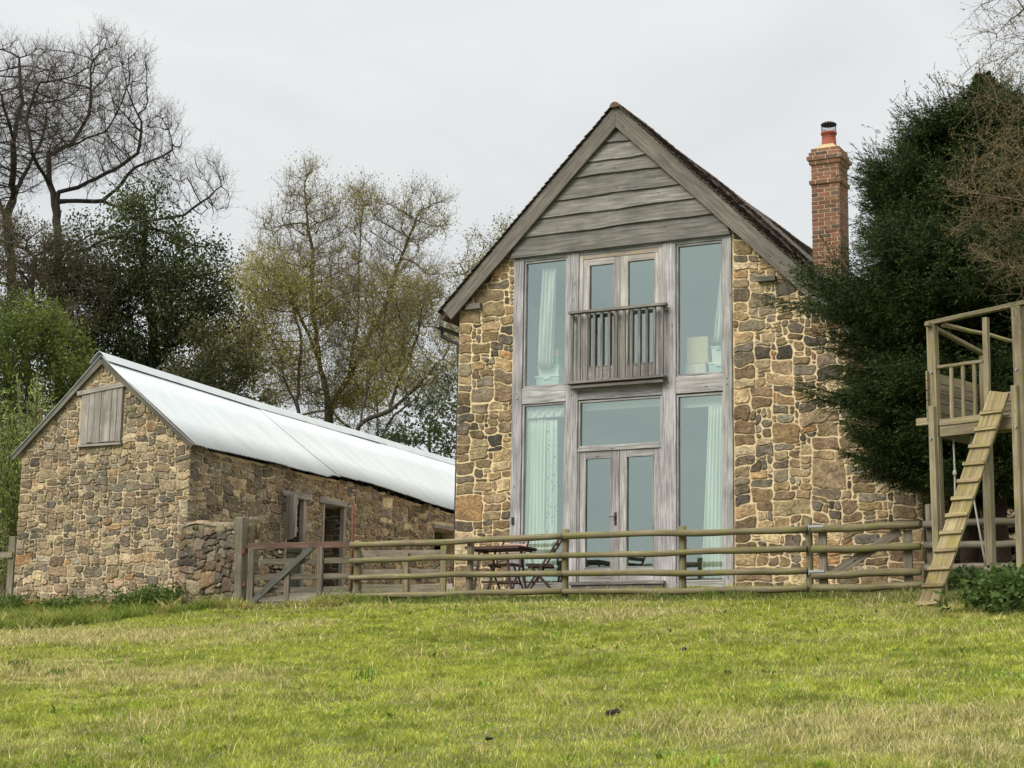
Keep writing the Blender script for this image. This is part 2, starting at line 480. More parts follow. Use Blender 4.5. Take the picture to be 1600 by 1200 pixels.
# ------------------------------------------------------------------ rubble masonry
def rubble(mb, rs, fn, u0, u1, v0, v1, inside, cw, ch, sizes, joint, prot, palette, jit=.22, warp=.5, rnd_corner=1, pbase=0, vcolor=None, quoin=True):
    """random rubble laid over the rectangle; every stone is its own raised, rounded, uneven block"""
    nu = max(1, round((u1-u0)/cw)); nv = max(1, round((v1-v0)/ch))
    cw = (u1-u0)/nu; ch = (v1-v0)/nv
    I, J = np.meshgrid(np.arange(nu+1), np.arange(nv+1), indexing='ij')
    U = u0+I*cw; V = v0+J*ch
    ju = rs.uniform(-jit, jit, U.shape)*cw; jv = rs.uniform(-jit, jit, U.shape)*ch
    ju[0, :] *= .15; ju[-1, :] *= .15
    wv = (vnoise(U*1.7+9, V*1.7, 5)-.5)*ch*2*warp+(vnoise(U*5, V*5, 6)-.5)*ch*warp
    U = U+ju; V = V+jv+wv
    occ = np.zeros((nu, nv), bool)
    for i in range(nu):
        for j in range(nv):
            if not inside(u0+(i+.5)*cw, v0+(j+.5)*ch): occ[i, j] = True
    ws = np.array([s[2] for s in sizes], float)
    for j in range(nv):
        i0 = 0
        for i in range(nu):
            if occ[i, j]: continue
            fit = [(k, s) for k, s in enumerate(sizes) if i+s[0] <= nu and j+s[1] <= nv and not occ[i:i+s[0], j:j+s[1]].any()]
            if not fit: continue
            if quoin and (i == 0 or i >= nu-4):
                big_ = [(k, s) for k, s in fit if (s[0] >= 3 and s[1] >= 2) and (i == 0 or i+s[0] == nu)]
                if big_ and rs.rand() < .85: fit = big_
            p = np.array([ws[k] for k, s in fit]); p /= p.sum()
            w, h, _ = fit[rs.choice(len(fit), p=p)][1]
            occ[i:i+w, j:j+h] = True
            pts = [(U[a, j], V[a, j]) for a in range(i, i+w)]+[(U[i+w, b], V[i+w, b]) for b in range(j, j+h)] + \
                  [(U[a, j+h], V[a, j+h]) for a in range(i+w, i, -1)]+[(U[i, b], V[i, b]) for b in range(j+h, j, -1)]
            P = np.array(pts)
            c = P.mean(0)
            hx, hy = np.ptp(P[:, 0])/2, np.ptp(P[:, 1])/2
            jj = joint*rs.uniform(.6, 1.7)
            P = c+(P-c)*np.array([max(.4, 1-jj/hx), max(.4, 1-jj/hy)])
            P = P+rs.uniform(-1, 1, P.shape)*joint*.55
            for _ in range(rnd_corner):
                Q = np.roll(P, -1, 0)
                P = np.stack([P*.75+Q*.25, P*.25+Q*.75], 1).reshape(-1, 2)
            n = len(P)
            pr = pbase+prot*rs.uniform(.45, 1.25)
            tx, ty = rs.uniform(-.35, .35, 2)*prot
            base = palette[rs.choice(len(palette), p=PALW[len(palette)] if len(palette) in PALW else None)]
            k = rs.uniform(.60, 1.34)*1.08
            col = np.array(base)*k*np.array([1.0, 1.0, 1.0])*np.array([1+rs.uniform(-.05, .05), 1, 1+rs.uniform(-.08, .06)])
            if vcolor is not None: col = vcolor(c[0], c[1], col)
            mb.col = tuple(np.clip(col, .02, .9))
            rings = []
            for sc_, d in ((1.0, -.006), (.97, pr*.72), (.87, pr*1.0), (.48, pr*1.02)):
                r = []
                for a in range(n):
                    q = c+(P[a]-c)*sc_
                    dd = d+((tx*(q[0]-c[0])/hx+ty*(q[1]-c[1])/hy)+rs.uniform(-.20, .20)*prot if d > 0 else 0)
                    r.append(mb.vert(fn(q[0], q[1], dd)))
                rings.append(r)
            for ra, rb in zip(rings[:-1], rings[1:]):
                for a in range(n):
                    b = (a+1) % n
                    mb.face((ra[a], ra[b], rb[b], rb[a]))
            cc = mb.vert(fn(c[0], c[1], pr*rs.uniform(.95, 1.1)))
            for a in range(n):
                mb.face((rings[-1][a], rings[-1][(a+1) % n], cc))
    return mb

PALH = [(.205, .15, .09), (.265, .19, .105), (.165, .135, .095), (.115, .097, .074), (.30, .23, .14), (.27, .165, .085), (.21, .18, .13), (.37, .29, .18), (.072, .063, .052), (.185, .13, .08)]
PALB = [(.205, .158, .108), (.25, .195, .13), (.17, .146, .112), (.14, .12, .093), (.285, .235, .16), (.245, .17, .105), (.225, .195, .15), (.355, .295, .20), (.105, .092, .076), (.185, .138, .09), (.20, .172, .125)]
PALW = {10: np.array([18, 17, 14, 9, 13, 5, 10, 5, 3, 6])/100., 11: np.array([16, 16, 13, 10, 12, 4, 9, 6, 3, 6, 5])/100.}
SZH = [(6, 6, .9), (5, 5, .9), (6, 4, 1.6), (5, 3, 7), (4, 3, 9), (5, 2, 8), (4, 2, 14), (3, 3, 7), (3, 2, 15), (2, 2, 11), (3, 1, 6), (2, 1, 7), (1, 2, 3), (1, 1, 3), (7, 3, 2)]
SZB = [(6, 3, 2), (5, 3, 5), (4, 3, 8), (4, 2, 12), (3, 3, 8), (3, 2, 16), (2, 2, 14), (3, 1, 6), (2, 1, 8), (1, 2, 4), (1, 1, 5), (5, 2, 7)]
QUO = [(6, 5, 2), (5, 4, 4), (4, 4, 4), (6, 3, 3), (4, 3, 2)]

# ================================================================== HOUSE
house = empty('stone_house', (0, 0, -.3), 'stone barn conversion with oak framed glass front and dark tiled roof', 'house')
HX0, HX1, HY1 = -2.935, 4.76, 10.4
def roofz(x): return 7.62-.99*abs(x+.03)       # underside line of the roof deck at the gable
w = MB()
fF = lambda u, v, d: (u, -d, v)
left_poly = [(HX0, -.6), (-1.905, -.6), (-1.905, roofz(-1.905)), (HX0, roofz(HX0))]
right_poly = [(1.895, -.6), (HX1, -.6), (HX1, roofz(HX1)), (1.895, roofz(1.895))]
w.prism(left_poly, fF, 0, -.45)
w.prism(right_poly, fF, 0, -.45)
w.box(HX0, HX0+.45, .452, HY1, -.6, roofz(HX0)-.05)
w.box(HX1-.45, HX1, .452, HY1, -.6, roofz(HX1)-.02)
w.prism([(HX0, -.6), (HX1, -.6), (HX1, roofz(HX1)), (-.03, roofz(-.03)), (HX0, roofz(HX0))], lambda u, v, d: (u, d, v), HY1+.002, HY1+.4)
w.col = (1, 1, 1)
hw = w.build('wall', M['mortar_house'], house)
st = MB(); rs = np.random.RandomState(11)
def in_left(u, v): return v < roofz(u)-.02
rubble(st, rs, fF, HX0-.01, -1.915, -.45, 5.75, in_left, .088, .070, SZH, .0115, .021, PALH, jit=.32, warp=.9)
rubble(st, rs, fF, 1.905, HX1+.01, -.45, 5.75, lambda u, v: v < roofz(u)-.02, .088, .070, SZH, .0115, .021, PALH, jit=.32, warp=.9)
rubble(st, rs, lambda u, v, d: (HX1+d, u, v), .03, 4.5, -.45, 2.85, lambda u, v: True, .09, .075, SZH, .011, .022, PALH)
st.build('stonework', M['stone_house'], hw, smooth=False, recalc=False)

# roof: battens/deck slab and real tiles in courses
roofm = MB(); roofm.col = (.08, .06, .05)
RY0, RY1 = -.16, 10.9
def slab(xa, xb, dz0, dz1):
    roofm.prism([(xa, roofz(xa)+dz0), (xb, roofz(xb)+dz0), (xb, roofz(xb)+dz1), (xa, roofz(xa)+dz1)], lambda u, v, d: (u, d, v), RY0+.06, RY1)
slab(-3.24, -.03, .01, .115); slab(-.028, 4.98, .01, .115)
rs = np.random.RandomState(4)
sag = lambda y: -.05*math.sin(max(0, min(1, y/10.5))*math.pi)+.01*math.sin(y*1.9)
def tiles(sgn, xlen):
    n = Vector((sgn*.99, 0, 1)).normalized()            # slope normal
    dn = Vector((sgn*1, 0, -.99)).normalized()          # down the slope
    gauge = .10; nc = int(xlen*1.407/gauge)
    apex = Vector((-.03, 0, 7.62+.115))
    for c in range(nc):
        y = RY0-.03+(c % 2)*.083
        first = True
        while y < RY1:
            wdt = .165+rs.uniform(-.006, .004)
            if first and c % 2: y -= .083; wdt = .083
            t = .013+rs.uniform(0, .004); lift = .012+rs.uniform(0, .012)
            s0 = c*gauge+rs.uniform(-.008, .008)+.02; s1 = s0+gauge*1.15
            sg = sag(y)*sstep(0, 1.5, y)
            yj = rs.uniform(-.012, .004) if first else 0
            b = rs.choice([0, 1, 2, 3], p=[.4, .3, .2, .1])
            cc = [(.062, .047, .037), (.050, .042, .035), (.078, .058, .044), (.040, .038, .030)][b]
            if y < .1: cc = (cc[0]*1.2, cc[1]*1.15, cc[2]*1.1)
            k = rs.uniform(.7, 1.3); roofm.col = tuple(q*k for q in cc)
            idx = []
            for (ss, l0) in ((s0, 0.), (s1, lift)):
                for yy in (y+yj, y+wdt-.004):
                    for tt in (0, t):
                        p = apex+dn*ss+n*(l0+tt+.004); idx.append(roofm.vert((p.x, yy, p.z+sg)))
            a = idx
            for q in ((a[1], a[3], a[7], a[5]), (a[4], a[5], a[7], a[6]), (a[0], a[1], a[5], a[4]), (a[2], a[6], a[7], a[3])):
                roofm.face(q if sgn > 0 else q[::-1])
            y += wdt; first = False
tiles(1, 5.0); tiles(-1, 3.24)
roof = roofm.build('roof', M['tile'], house, recalc=False)
rt = MB(); y = RY0-.05
while y < RY1:
    k = rs.uniform(.8, 1.2); rt.col = (.11*k, .075*k, .055*k)
    pts = [(-.03+.085*math.sin(a), 7.69+.075*math.cos(a)) for a in np.linspace(-1.75, 1.75, 9)]
    z = sag(y)*float(sstep(0, 1.5, y))+rs.uniform(-.004, .004)
    a = [rt.vert((p[0], y, p[1]+z)) for p in pts]; b = [rt.vert((p[0]*1.0, y+.292, p[1]+z+.006)) for p in pts]
    for i in range(8): rt.face((a[i], a[i+1], b[i+1], b[i]))
    rt.face(a)
    y += .30
rt.build('ridge_tiles', M['tile'], roof)
g = MB()
for s0 in (0,):
    pr = [(-3.30+.055*math.cos(a), 4.345+.055*math.sin(a)) for a in np.linspace(math.pi, 2*math.pi, 9)]
    pr2 = [(-3.30+.050*math.cos(a), 4.345+.050*math.sin(a)) for a in np.linspace(2*math.pi, math.pi, 9)]
    g.prism(pr+pr2, lambda u, v, d: (u, d, v), -.14, 10.6)
g.tube([(-3.30, .05, 4.30), (-3.30, .05, 4.2), (-3.02, .12, 4.05), (-2.99, .12, 3.6), (-2.99, .12, .0)], .034, 10)
g.build('gutter', M['gutter'], roof, bevel=0)

# bargeboards (two planks each side, slightly uneven)
for sgn in (-1, 1):
    b = MB()
    xe = 3.16 if sgn < 0 else 4.95
    x0 = -.03
    p0 = np.array((x0+sgn*.005, -.125, 7.54)); 
    p1 = np.array((x0+sgn*xe, -.125, 7.54-.985*xe))
    dz = .0
    # vertical cut at the apex: build as polygon
    n = 14
    ptsu, ptsl = [], []
    for i in range(n+1):
        q = i/n; x = x0+sgn*xe*q
        wdt = (.385+.0*q)-.03*q
        zt = 7.74-.99*xe*q
        ptsu.append((x, zt)); ptsl.append((x, zt-wdt+rnd.uniform(-.004, .004)))
    # end cut square to the board
    ptsl[-1] = (ptsl[-1][0]-sgn*.0, ptsl[-1][1]); 
    ptsl = ptsl[:-1]+[(x0+sgn*(xe-.17), 7.74-.99*(xe-.17)-.352)]
    poly = ptsu+ptsl[::-1]
    L = xe*1.4
    ou = rnd.random()*30
    A = [b.vert((u, -.155, v)) for u, v in poly]; B = [b.vert((u, -.105, v)) for u, v in poly]
    def uvf(u, v):
        s = ((u-x0)*sgn-(v-7.74))*.707; t_ = ((u-x0)*sgn+(v-7.74))*.707
        return (ou+t_, ou+s)
    m2 = len(poly)
    for i in range(n):
        q = (A[i], A[i+1], A[2*n+1-(i+1)], A[2*n+1-i]); b.face(q, [uvf(*poly[k]) for k in (i, i+1, 2*n-i, 2*n+1-i)])
        q = (B[i], B[i+1], B[2*n+1-(i+1)], B[2*n+1-i]); b.face(q, [uvf(*poly[k]) for k in (i, i+1, 2*n-i, 2*n+1-i)])
    for k in range(m2):
        k2 = (k+1) % m2
        b.face((A[k], A[k2], B[k2], B[k]), [uvf(*poly[k]), uvf(*poly[k2]), uvf(*poly[k2]), uvf(*poly[k])])
    b.build('bargeboard', M['oak_grey'], house, bevel=.004)

# soffit under the overhang, left and right ends
sf = MB()
for sgn, xe in ((-1, 3.20), (1, 4.9)):
    a, b_ = (-.03+sgn*.02, -.03+sgn*xe)
    sf.prism([(a, roofz(a)-.012), (b_, roofz(b_)-.012), (b_, roofz(b_)+.006), (a, roofz(a)+.006)], lambda u, v, d: (u, d, v), -.104, .0)
sf.build('soffit', M['oak_grey'], house)

# waney-edged weatherboarding in the gable
wb = MB(); zs = [5.385, 5.72, 6.01, 6.27, 6.61, 6.85, 7.14, 7.42]
for i in range(7):
    z0, z1 = zs[i], zs[i+1]+.05
    hw0 = min((7.52-z0)/.99, 1.925 if i == 0 else 9); hw1 = (7.52-z1)/.99
    n = 24; ou, ov = rnd.random()*40, rnd.random()*40
    ph = rnd.random()*6; kk = rnd.uniform(.82, 1.15); wb.col = (kk, kk, kk*.98)
    rows = []
    for s in range(n+1):
        q = s/n*2-1
        xb = -.03+q*hw0; xt = -.03+q*max(hw1, .02)
        wv = .012*math.sin(q*2.3+ph)+.005*math.sin(q*7+ph*2)+rnd.uniform(-.004, .004)
        if i == 0: wv = -.012+wv*.2
        zb = z0+wv
        r = [wb.vert((xb, -.098, zb)), wb.vert((xb, -.062, zb-.004)), wb.vert((xt, -.055, z1)), wb.vert((xt, -.035, z1))]
        rows.append((r, q))
    for (a, q0), (b, q1) in zip(rows[:-1], rows[1:]):
        u0, u1 = ov+q0*hw0, ov+q1*hw0
        h = z1-z0
        wb.face((a[0], b[0], b[2], a[2]), [(ou, u0), (ou, u1), (ou+h, u1), (ou+h, u0)])
        wb.face((a[1], b[1], b[0], a[0]), [(ou, u0), (ou, u1), (ou+.04, u1), (ou+.04, u0)])
        wb.face((a[2], b[2], b[3], a[3]), [(ou, u0), (ou, u1), (ou+.04, u1), (ou+.04, u0)])
wb.box(-2.0, 1.94, -.030, .03, 5.40, 5.66)
wb.prism([(-1.98, 5.66), (1.9, 5.66), (-.03, 7.6)], fF, .028, -.02)
wb.build('weatherboarding', M['oak_board'], house)

# oak frame
tf = MB()
PX = ((-1.905, -1.725), (-.935, -.72), (.73, .965), (1.745, 1.893))
for a, b in PX:
    tf.box(a, b, -.038, .17, -.12, 5.36, 12, .005)
for (a, b) in ((PX[0][1], PX[1][0]), (PX[1][1], PX[2][0]), (PX[2][1], PX[3][0])):
    tf.box(a, b, -.030, .16, 2.925, 3.19, 6, .005)
    tf.box(a, b, -.026, .16, 5.31, 5.36, 3, .003)
    tf.box(a, b, -.026, .16, -.12, .0, 3, .003)
for a, b in PX:
    for zc in (3.02, 3.11):
        tf.tube([((a+b)/2+rnd.uniform(-.02, .02), -.052, zc), ((a+b)/2, -.03, zc)], .012, 7)
tf.build('timber_frame', M['oak_silver'], house, bevel=.006)

def window(x0, x1, z0, z1, name='window', mt='oak_silver', fw=.03, y=.02, label=None):
    f = MB()
    f.box(x0-fw, x0, y-.03, y+.05, z0-fw, z1+fw); f.box(x1, x1+fw, y-.03, y+.05, z0-fw, z1+fw)
    f.box(x0, x1, y-.028, y+.05, z1, z1+fw); f.box(x0, x1, y-.034, y+.05, z0-fw, z0)
    o = f.build(name, M[mt], house, bevel=.003)
    if label: o['label'] = label
    p = MB(); p.box(x0, x1, y+.012, y+.018, z0, z1); p.build('pane', M['glass'], o)
    return o
window(-1.690, -.966, 3.225, 5.275)
window(.998, 1.712, 3.225, 5.275)
window(-1.690, -.968, .035, 2.89)
window(.998, 1.712, .035, 2.87)
window(-.685, .695, 2.185, 2.885, label='wide light above the ground floor doors')
df = MB()
df.box(-.72, -.655, -.015, .12, 3.19, 5.31); df.box(.66, .73, -.015, .12, 3.19, 5.31); df.box(-.655, .66, -.013, .12, 5.235, 5.31)
df.build('door_frame', M['door_wood'], house, bevel=.004)
df = MB()
df.box(-.72, -.685, -.02, .12, 0, 2.096); df.box(.695, .73, -.02, .12, 0, 2.096); df.box(-.72, .73, -.032, .12, 2.095, 2.15)
df.build('door_frame', M['oak_silver'], house, bevel=.004)

def door(x0, x1, z0, z1, gx0, gx1, gz0, gz1, mt, hx):
    f = MB(); y0, y1 = -.005, .05
    f.box(x0, gx0, y0, y1, z0, z1, 5, .001); f.box(gx1, x1, y0, y1, z0, z1, 5, .001)
    f.box(gx0, gx1, y0+.002, y1, gz1, z1); f.box(gx0, gx1, y0+.002, y1, z0, gz0)
    # glazing bead
    f.box(gx0, gx0+.014, y0-.006, y0+.03, gz0, gz1); f.box(gx1-.014, gx1, y0-.006, y0+.03, gz0, gz1)
    f.box(gx0+.014, gx1-.014, y0-.005, y0+.03, gz0, gz0+.014); f.box(gx0+.014, gx1-.014, y0-.005, y0+.03, gz1-.014, gz1)
    d = f.build('door', M[mt], house, bevel=.004)
    p = MB(); p.box(gx0+.001, gx1-.001, .028, .034, gz0+.001, gz1-.001); p.build('pane', M['glass'], d)
    if hx is not None:
        h = MB(); zc = (z0+.98)
        h.box(hx-.018, hx+.018, y0-.010, y0-.001, zc-.10, zc+.10)
        h.tube([(hx, y0-.01, zc+.03), (hx, y0-.045, zc+.03), (hx-.09*(1 if hx < 0 else -1), y0-.05, zc+.03)], .008, 8)
        h.build('handle', M['black'], d)
door(-.652, -.003, 3.22, 5.232, -.551, -.10, 3.45, 5.14, 'door_wood', None)
door(.003, .657, 3.22, 5.232, .125, .60, 3.45, 5.14, 'door_wood', None)
door(-.682, -.004, .03, 2.092, -.595, -.135, .25, 1.99, 'oak_silver', -.06)
door(.004, .692, .03, 2.092, .12, .58, .25, 1.99, 'oak_silver', None)
sl = MB(); sl.box(-.80, .80, -.13, -.04, -.02, .03); sl.box(-.78, .78, -.10, -.041, -.10, -.024)
sl.build('door_sill', M['rail_wood'], house, bevel=.004)
# juliet balcony
bl = MB()
bl.box(-.83, .86, -.20, -.09, 4.315, 4.355, 6, .003)
bl.box(-.85, .84, -.21, -.06, 3.17, 3.205, 4, .002)
bl.box(-.80, .80, -.165, -.05, 3.10, 3.145, 4, .002)
for i in range(13):
    x = -.775+i*(1.56/12)
    bl.box(x-.021, x+.021, -.163, -.122, 3.2, 4.32, 4, .002)
for x in (-.80, .82):
    bl.box(x-.02, x+.02, -.125, -.03, 4.25, 4.312)
bl.build('balcony_railing', M['rail_wood'], house, bevel=.003)
bb = MB(); bb.box(-1.87, -1.83, -.062, -.04, .97, 1.09); bb.build('door_bell', M['black'], house, bevel=.005)
for a, b, c, d in ((2.32, 2.62, 4.56, 4.64), (-2.78, -2.50, 4.58, 4.68)):
    pl = MB(); pl.box(a, b, -.10, .05, c, d); pl.build('purlin', M['oak_grey'], house, bevel=.006)

# chimney
chm = MB(); bk = MB(); rs = np.random.RandomState(9)
CX, CY = 2.253, 3.985
def brick_shell(z0, z1, hw, mort=True):
    nc = max(1, round((z1-z0)/.075)); hh = (z1-z0)/nc
    chm.col = (1, 1, 1)
    chm.box(CX-hw+.006, CX+hw-.006, CY-hw+.006, CY+hw-.006, z0, z1)
    for c in range(nc):
        za, zb = z0+c*hh+.007, z0+(c+1)*hh-.007
        off = 0 if (c % 2) else .1125
        for f in range(4):
            x = -hw-off
            while x < hw:
                a, b = max(x+.007, -hw), min(x+.213+.005, hw)
                x += .225
                if b-a < .03: continue
                k = rs.uniform(.7, 1.3); t = rs.uniform(-.02, .03)
                bk.col = ((.175+t)*k, .097*k, .064*k) if rs.rand() > .15 else (.11*k, .075*k, .06*k)
                d = hw+rs.uniform(0, .003)
                if f == 0: bk.box(CX+a, CX+b, CY-d, CY-hw+.02, za, zb)
                elif f == 1: bk.box(CX+a, CX+b, CY+hw-.02, CY+d, za, zb)
                elif f == 2: bk.box(CX+hw-.02, CX+d, CY+a, CY+b, za+.001, zb-.001)
                else: bk.box(CX-d, CX-hw+.02, CY+a, CY+b, za+.001, zb-.001)
brick_shell(5.3, 7.19, .252)
brick_shell(7.19, 7.265, .285)
brick_shell(7.265, 7.55, .252)
brick_shell(7.55, 7.625, .285)
brick_shell(7.625, 7.70, .315)
brick_shell(7.70, 7.775, .285)
brick_shell(7.775, 7.85, .252)
chm.col = (1, 1, 1)
chm.prism([(-.21, 7.85), (.21, 7.85), (.12, 7.93), (-.12, 7.93)], lambda u, v, d: (CX+u, CY+d, v), -.18, .18)
cho = chm.build('chimney', M['brickmortar'], house)
bk.build('brickwork', M['brick'], cho, bevel=0)
pot = MB(); n = 20
prof = [(.15, 7.90), (.135, 7.93), (.125, 8.05), (.118, 8.14), (.138, 8.15), (.142, 8.19), (.12, 8.195), (.11, 8.1)]
def lathe(mb, prof, cx, cy, n=20):
    rr = []
    for r, z in prof:
        rr.append([mb.vert((cx+r*math.cos(2*math.pi*k/n), cy+r*math.sin(2*math.pi*k/n), z)) for k in range(n)])
    for a, b in zip(rr[:-1], rr[1:]):
        for k in range(n): mb.face((a[k], a[(k+1) % n], b[(k+1) % n], b[k]))
    mb.face(rr[0][::-1]); mb.face(rr[-1])
lathe(pot, prof, CX, CY)
pot.build('chimney_pot', M['terracotta'], cho, smooth=True)
cw = MB()
for k in range(16):
    a = 2*math.pi*k/16
    cw.tube([(CX+.125*math.cos(a), CY+.125*math.sin(a), 8.18), (CX+.13*math.cos(a), CY+.13*math.sin(a), 8.33)], .0035, 5)
lathe(cw, [(.135, 8.325), (.14, 8.33), (.14, 8.345), (.09, 8.375), (.02, 8.385)], CX, CY)
for z in (8.22, 8.27):
    pts = [(CX+.128*math.cos(a), CY+.128*math.sin(a), z) for a in np.linspace(0, 2*math.pi, 25)]
    cw.tube(pts, .003, 4, cap=False)
cw.build('chimney_cowl', M['black'], cho)

# interior shell
it = MB()
it.box(-2.45, 2.6, 4.5, 4.55, -.1, 5.45)
it.box(-2.46, -2.42, .46, 4.5, -.1, 5.0); it.box(2.6, 2.64, .46, 4.5, -.1, 4.9)
it.box(-1.98, 1.95, .17, 4.5, 5.46, 5.5)
it.box(-1.9, 1.9, .175, 4.5, 2.93, 3.15); it.box(-2.46, 2.64, .2, 4.6, -.16, -.06)
it.build('interior_wall', M['plaster'], house)

# things seen through the glass
def curtain(name, x0, x1, xb0, xb1, z0, z1, y, mt, label, amp=.035, folds=7, pinch=None):
    c = MB(); nu = folds*10; nv = 14
    ph = rnd.random()*6
    for j in range(nv+1):
        q = j/nv; z = z1+(z0-z1)*q
        a = x0+(xb0-x0)*q; b = x1+(xb1-x1)*q
        for i in range(nu+1):
            s = i/nu
            am = amp*(.55+.45*q)
            yy = y+am*math.sin(s*folds*2*math.pi+ph+.5*math.sin(q*3+s*4))+.01*math.sin(s*31+q*5)
            c.vert((a+(b-a)*(s+.012*math.sin(s*folds*4*math.pi+q)), yy, z))
    for j in range(nv):
        for i in range(nu):
            k = j*(nu+1)+i
            c.face((k, k+1, k+nu+2, k+nu+1))
    me = bpy.data.meshes.new(name); me.from_pydata(c.v, [], c.f); me.update()
    o = link(me, name, M[mt], None, ((x0+x1)/2, y, z0), True)
    s = o.modifiers.new('thick', 'SOLIDIFY'); s.thickness = .004
    tag(o, label, 'curtain')
    return o
curtain('curtain', -1.70, -1.34, -1.71, -1.33, .02, 2.68, .135, 'curtain', 'pale green pleated curtain at the left edge of the lower left window', folds=6)
curtain('curtain', -1.33, -1.14, -1.32, -1.12, .02, 2.66, .12, 'curtain_pat', 'leaf patterned curtain hanging beside the plain one in the lower left window', folds=2)
curtain('curtain', 1.45, 1.74, 1.33, 1.73, .02, 2.72, .135, 'curtain', 'pale green curtain gathered at the right edge of the lower right window', folds=6)
curtain('curtain', -1.48, -1.22, -1.55, -1.28, 3.55, 5.20, .16, 'curtain_white', 'white curtain drawn to the left in the upper left window', folds=4)
curtain('curtain', 1.70, 1.79, 1.53, 1.76, 3.72, 5.30, .15, 'curtain_white', 'narrow white curtain at the right edge of the upper right window', folds=3)
curtain('curtain_valance', -1.70, -.97, -1.70, -.97, 2.70, 2.86, .09, 'curtain_white', 'white curtain heading across the top of the lower left window', amp=.015, folds=9)['category'] = 'valance'
for x0, x1, z0, z1, lb in ((-.69, .70, 2.78, 2.90, 'cream roller blind rolled up in the light over the lower doors'),
                           (1.0, 1.73, 2.72, 2.88, 'cream roller blind rolled up in the lower right window')):
    b = MB(); b.tube([(x0, .16, z1), (x1, .16, z1)], .03, 10); b.box(x0, x1, .155, .162, z0, z1-.01)
    tag(b.build('roller_blind', M['curtain_white'], None, ((x0+x1)/2, .16, z0)), lb, 'blind')

def crate(name, x0, x1, y0, y1, z0, z1, mt, label, lid=None, cat='box'):
    t = empty(name, ((x0+x1)/2, (y0+y1)/2, z0), label, cat)
    b = MB(); cxx, cyy = (x0+x1)/2, (y0+y1)/2
    tp = .94 if lid else 1.0
    a = [b.vert((cxx+sx*(x1-x0)/2*tp, cyy+sy*(y1-y0)/2*tp, z0)) for sx, sy in ((-1, -1), (1, -1), (1, 1), (-1, 1))]
    c = [b.vert((cxx+sx*(x1-x0)/2, cyy+sy*(y1-y0)/2, z1)) for sx, sy in ((-1, -1), (1, -1), (1, 1), (-1, 1))]
    b.face(a[::-1]); b.face(c)
    for k in range(4): b.face((a[k], a[(k+1) % 4], c[(k+1) % 4], c[k]))
    b.build('body', M[mt], t, bevel=.006)
    l = MB()
    if lid:
        l.box(x0-.012, x1+.012, y0-.012, y1+.012, z1+.001, z1+.03); l.box(cxx-.06, cxx+.06, y0-.022, y0-.013, z1-.035, z1+.02)
        l.build('lid', M[lid], t, bevel=.006)
    else:
        l.box(x0+.005, cxx-.002, y0, y1, z1+.002, z1+.006); l.box(cxx+.002, x1-.005, y0, y1, z1+.002, z1+.007)
        l.build('flap', M[mt], t)
    return t
crate('storage_tub', -1.62, -1.20, .25, .62, 3.152, 3.40, 'tubteal', 'pale teal plastic tub at the bottom of the stack in the upper left window', 'tubwhite', 'tub')
crate('storage_tub', -1.58, -1.20, .25, .60, 3.431, 3.56, 'tubwhite', 'white plastic tub between the teal tub and the green box upstairs', 'tubteal', 'tub')
crate('printed_box', -1.56, -1.22, .26, .58, 3.592, 3.73, 'boxgreen', 'green box on the stack of tubs in the upper left window')
crate('cardboard_box', -1.555, -1.225, .27, .56, 3.738, 3.86, 'cardboard', 'cream box topping the stack in the upper left window')
crate('cardboard_box', -1.12, -.80, .30, .60, 3.152, 3.62, 'cloth', 'beige box behind the post at the right of the upper left window')
crate('cardboard_box', 1.02, 1.38, .28, .62, 3.44, 3.86, 'cardboard', 'tan cardboard box stacked in the upper right window')
crate('cardboard_box', 1.00, 1.34, .28, .62, 3.152, 3.43, 'cloth', 'pale box under the tan box in the upper right window')
crate('storage_tub', 1.40, 1.74, .26, .60, 3.152, 3.40, 'tubteal', 'teal plastic tub standing right of the boxes in the upper right window', 'tubwhite', 'tub')
crate('storage_tub', 1.44, 1.72, .27, .58, 3.431, 3.66, 'tubwhite', 'white plastic tub on top of the teal tub in the upper right window', 'tubteal', 'tub')

# ================================================================== BARN
barn = empty('stone_barn', (-9.2, -1.44, -.3), 'long low rubble stone cowshed with white corrugated metal roof', 'barn')
BX0, BX1, BY0, BY1 = -11.05, -7.30, -1.44, 13.2
ey = [-1.7, -.6, 2.1, 2.55, 2.75, 4.6, 7.5, 12, 13.6]; ez = [2.41, 2.41, 2.36, 2.35, 2.40, 2.33, 2.17, 2.04, 2.0]
ry = [-1.6, -1.44, .7, 3.1, 5.4, 8, 11.2, 13.6]; rz = [4.01, 4.0, 3.935, 3.855, 3.82, 3.78, 3.71, 3.64]
def eave(y): return float(np.interp(y, ey, ez))
def ridge(y): return float(np.interp(y, ry, rz))
RXB = -9.28
def gz(x):   # gable roofline
    return 3.95-(3.95-2.40)*abs(x-RXB)/(2.0 if x > RXB else 1.84)
w = MB()
fG = lambda u, v, d: (u, BY0-d, v)
w.prism([(BX0, -.7), (BX1, -.7), (BX1, gz(BX1)), (RXB, 3.93), (BX0, gz(BX0))], fG, 0, -.45)
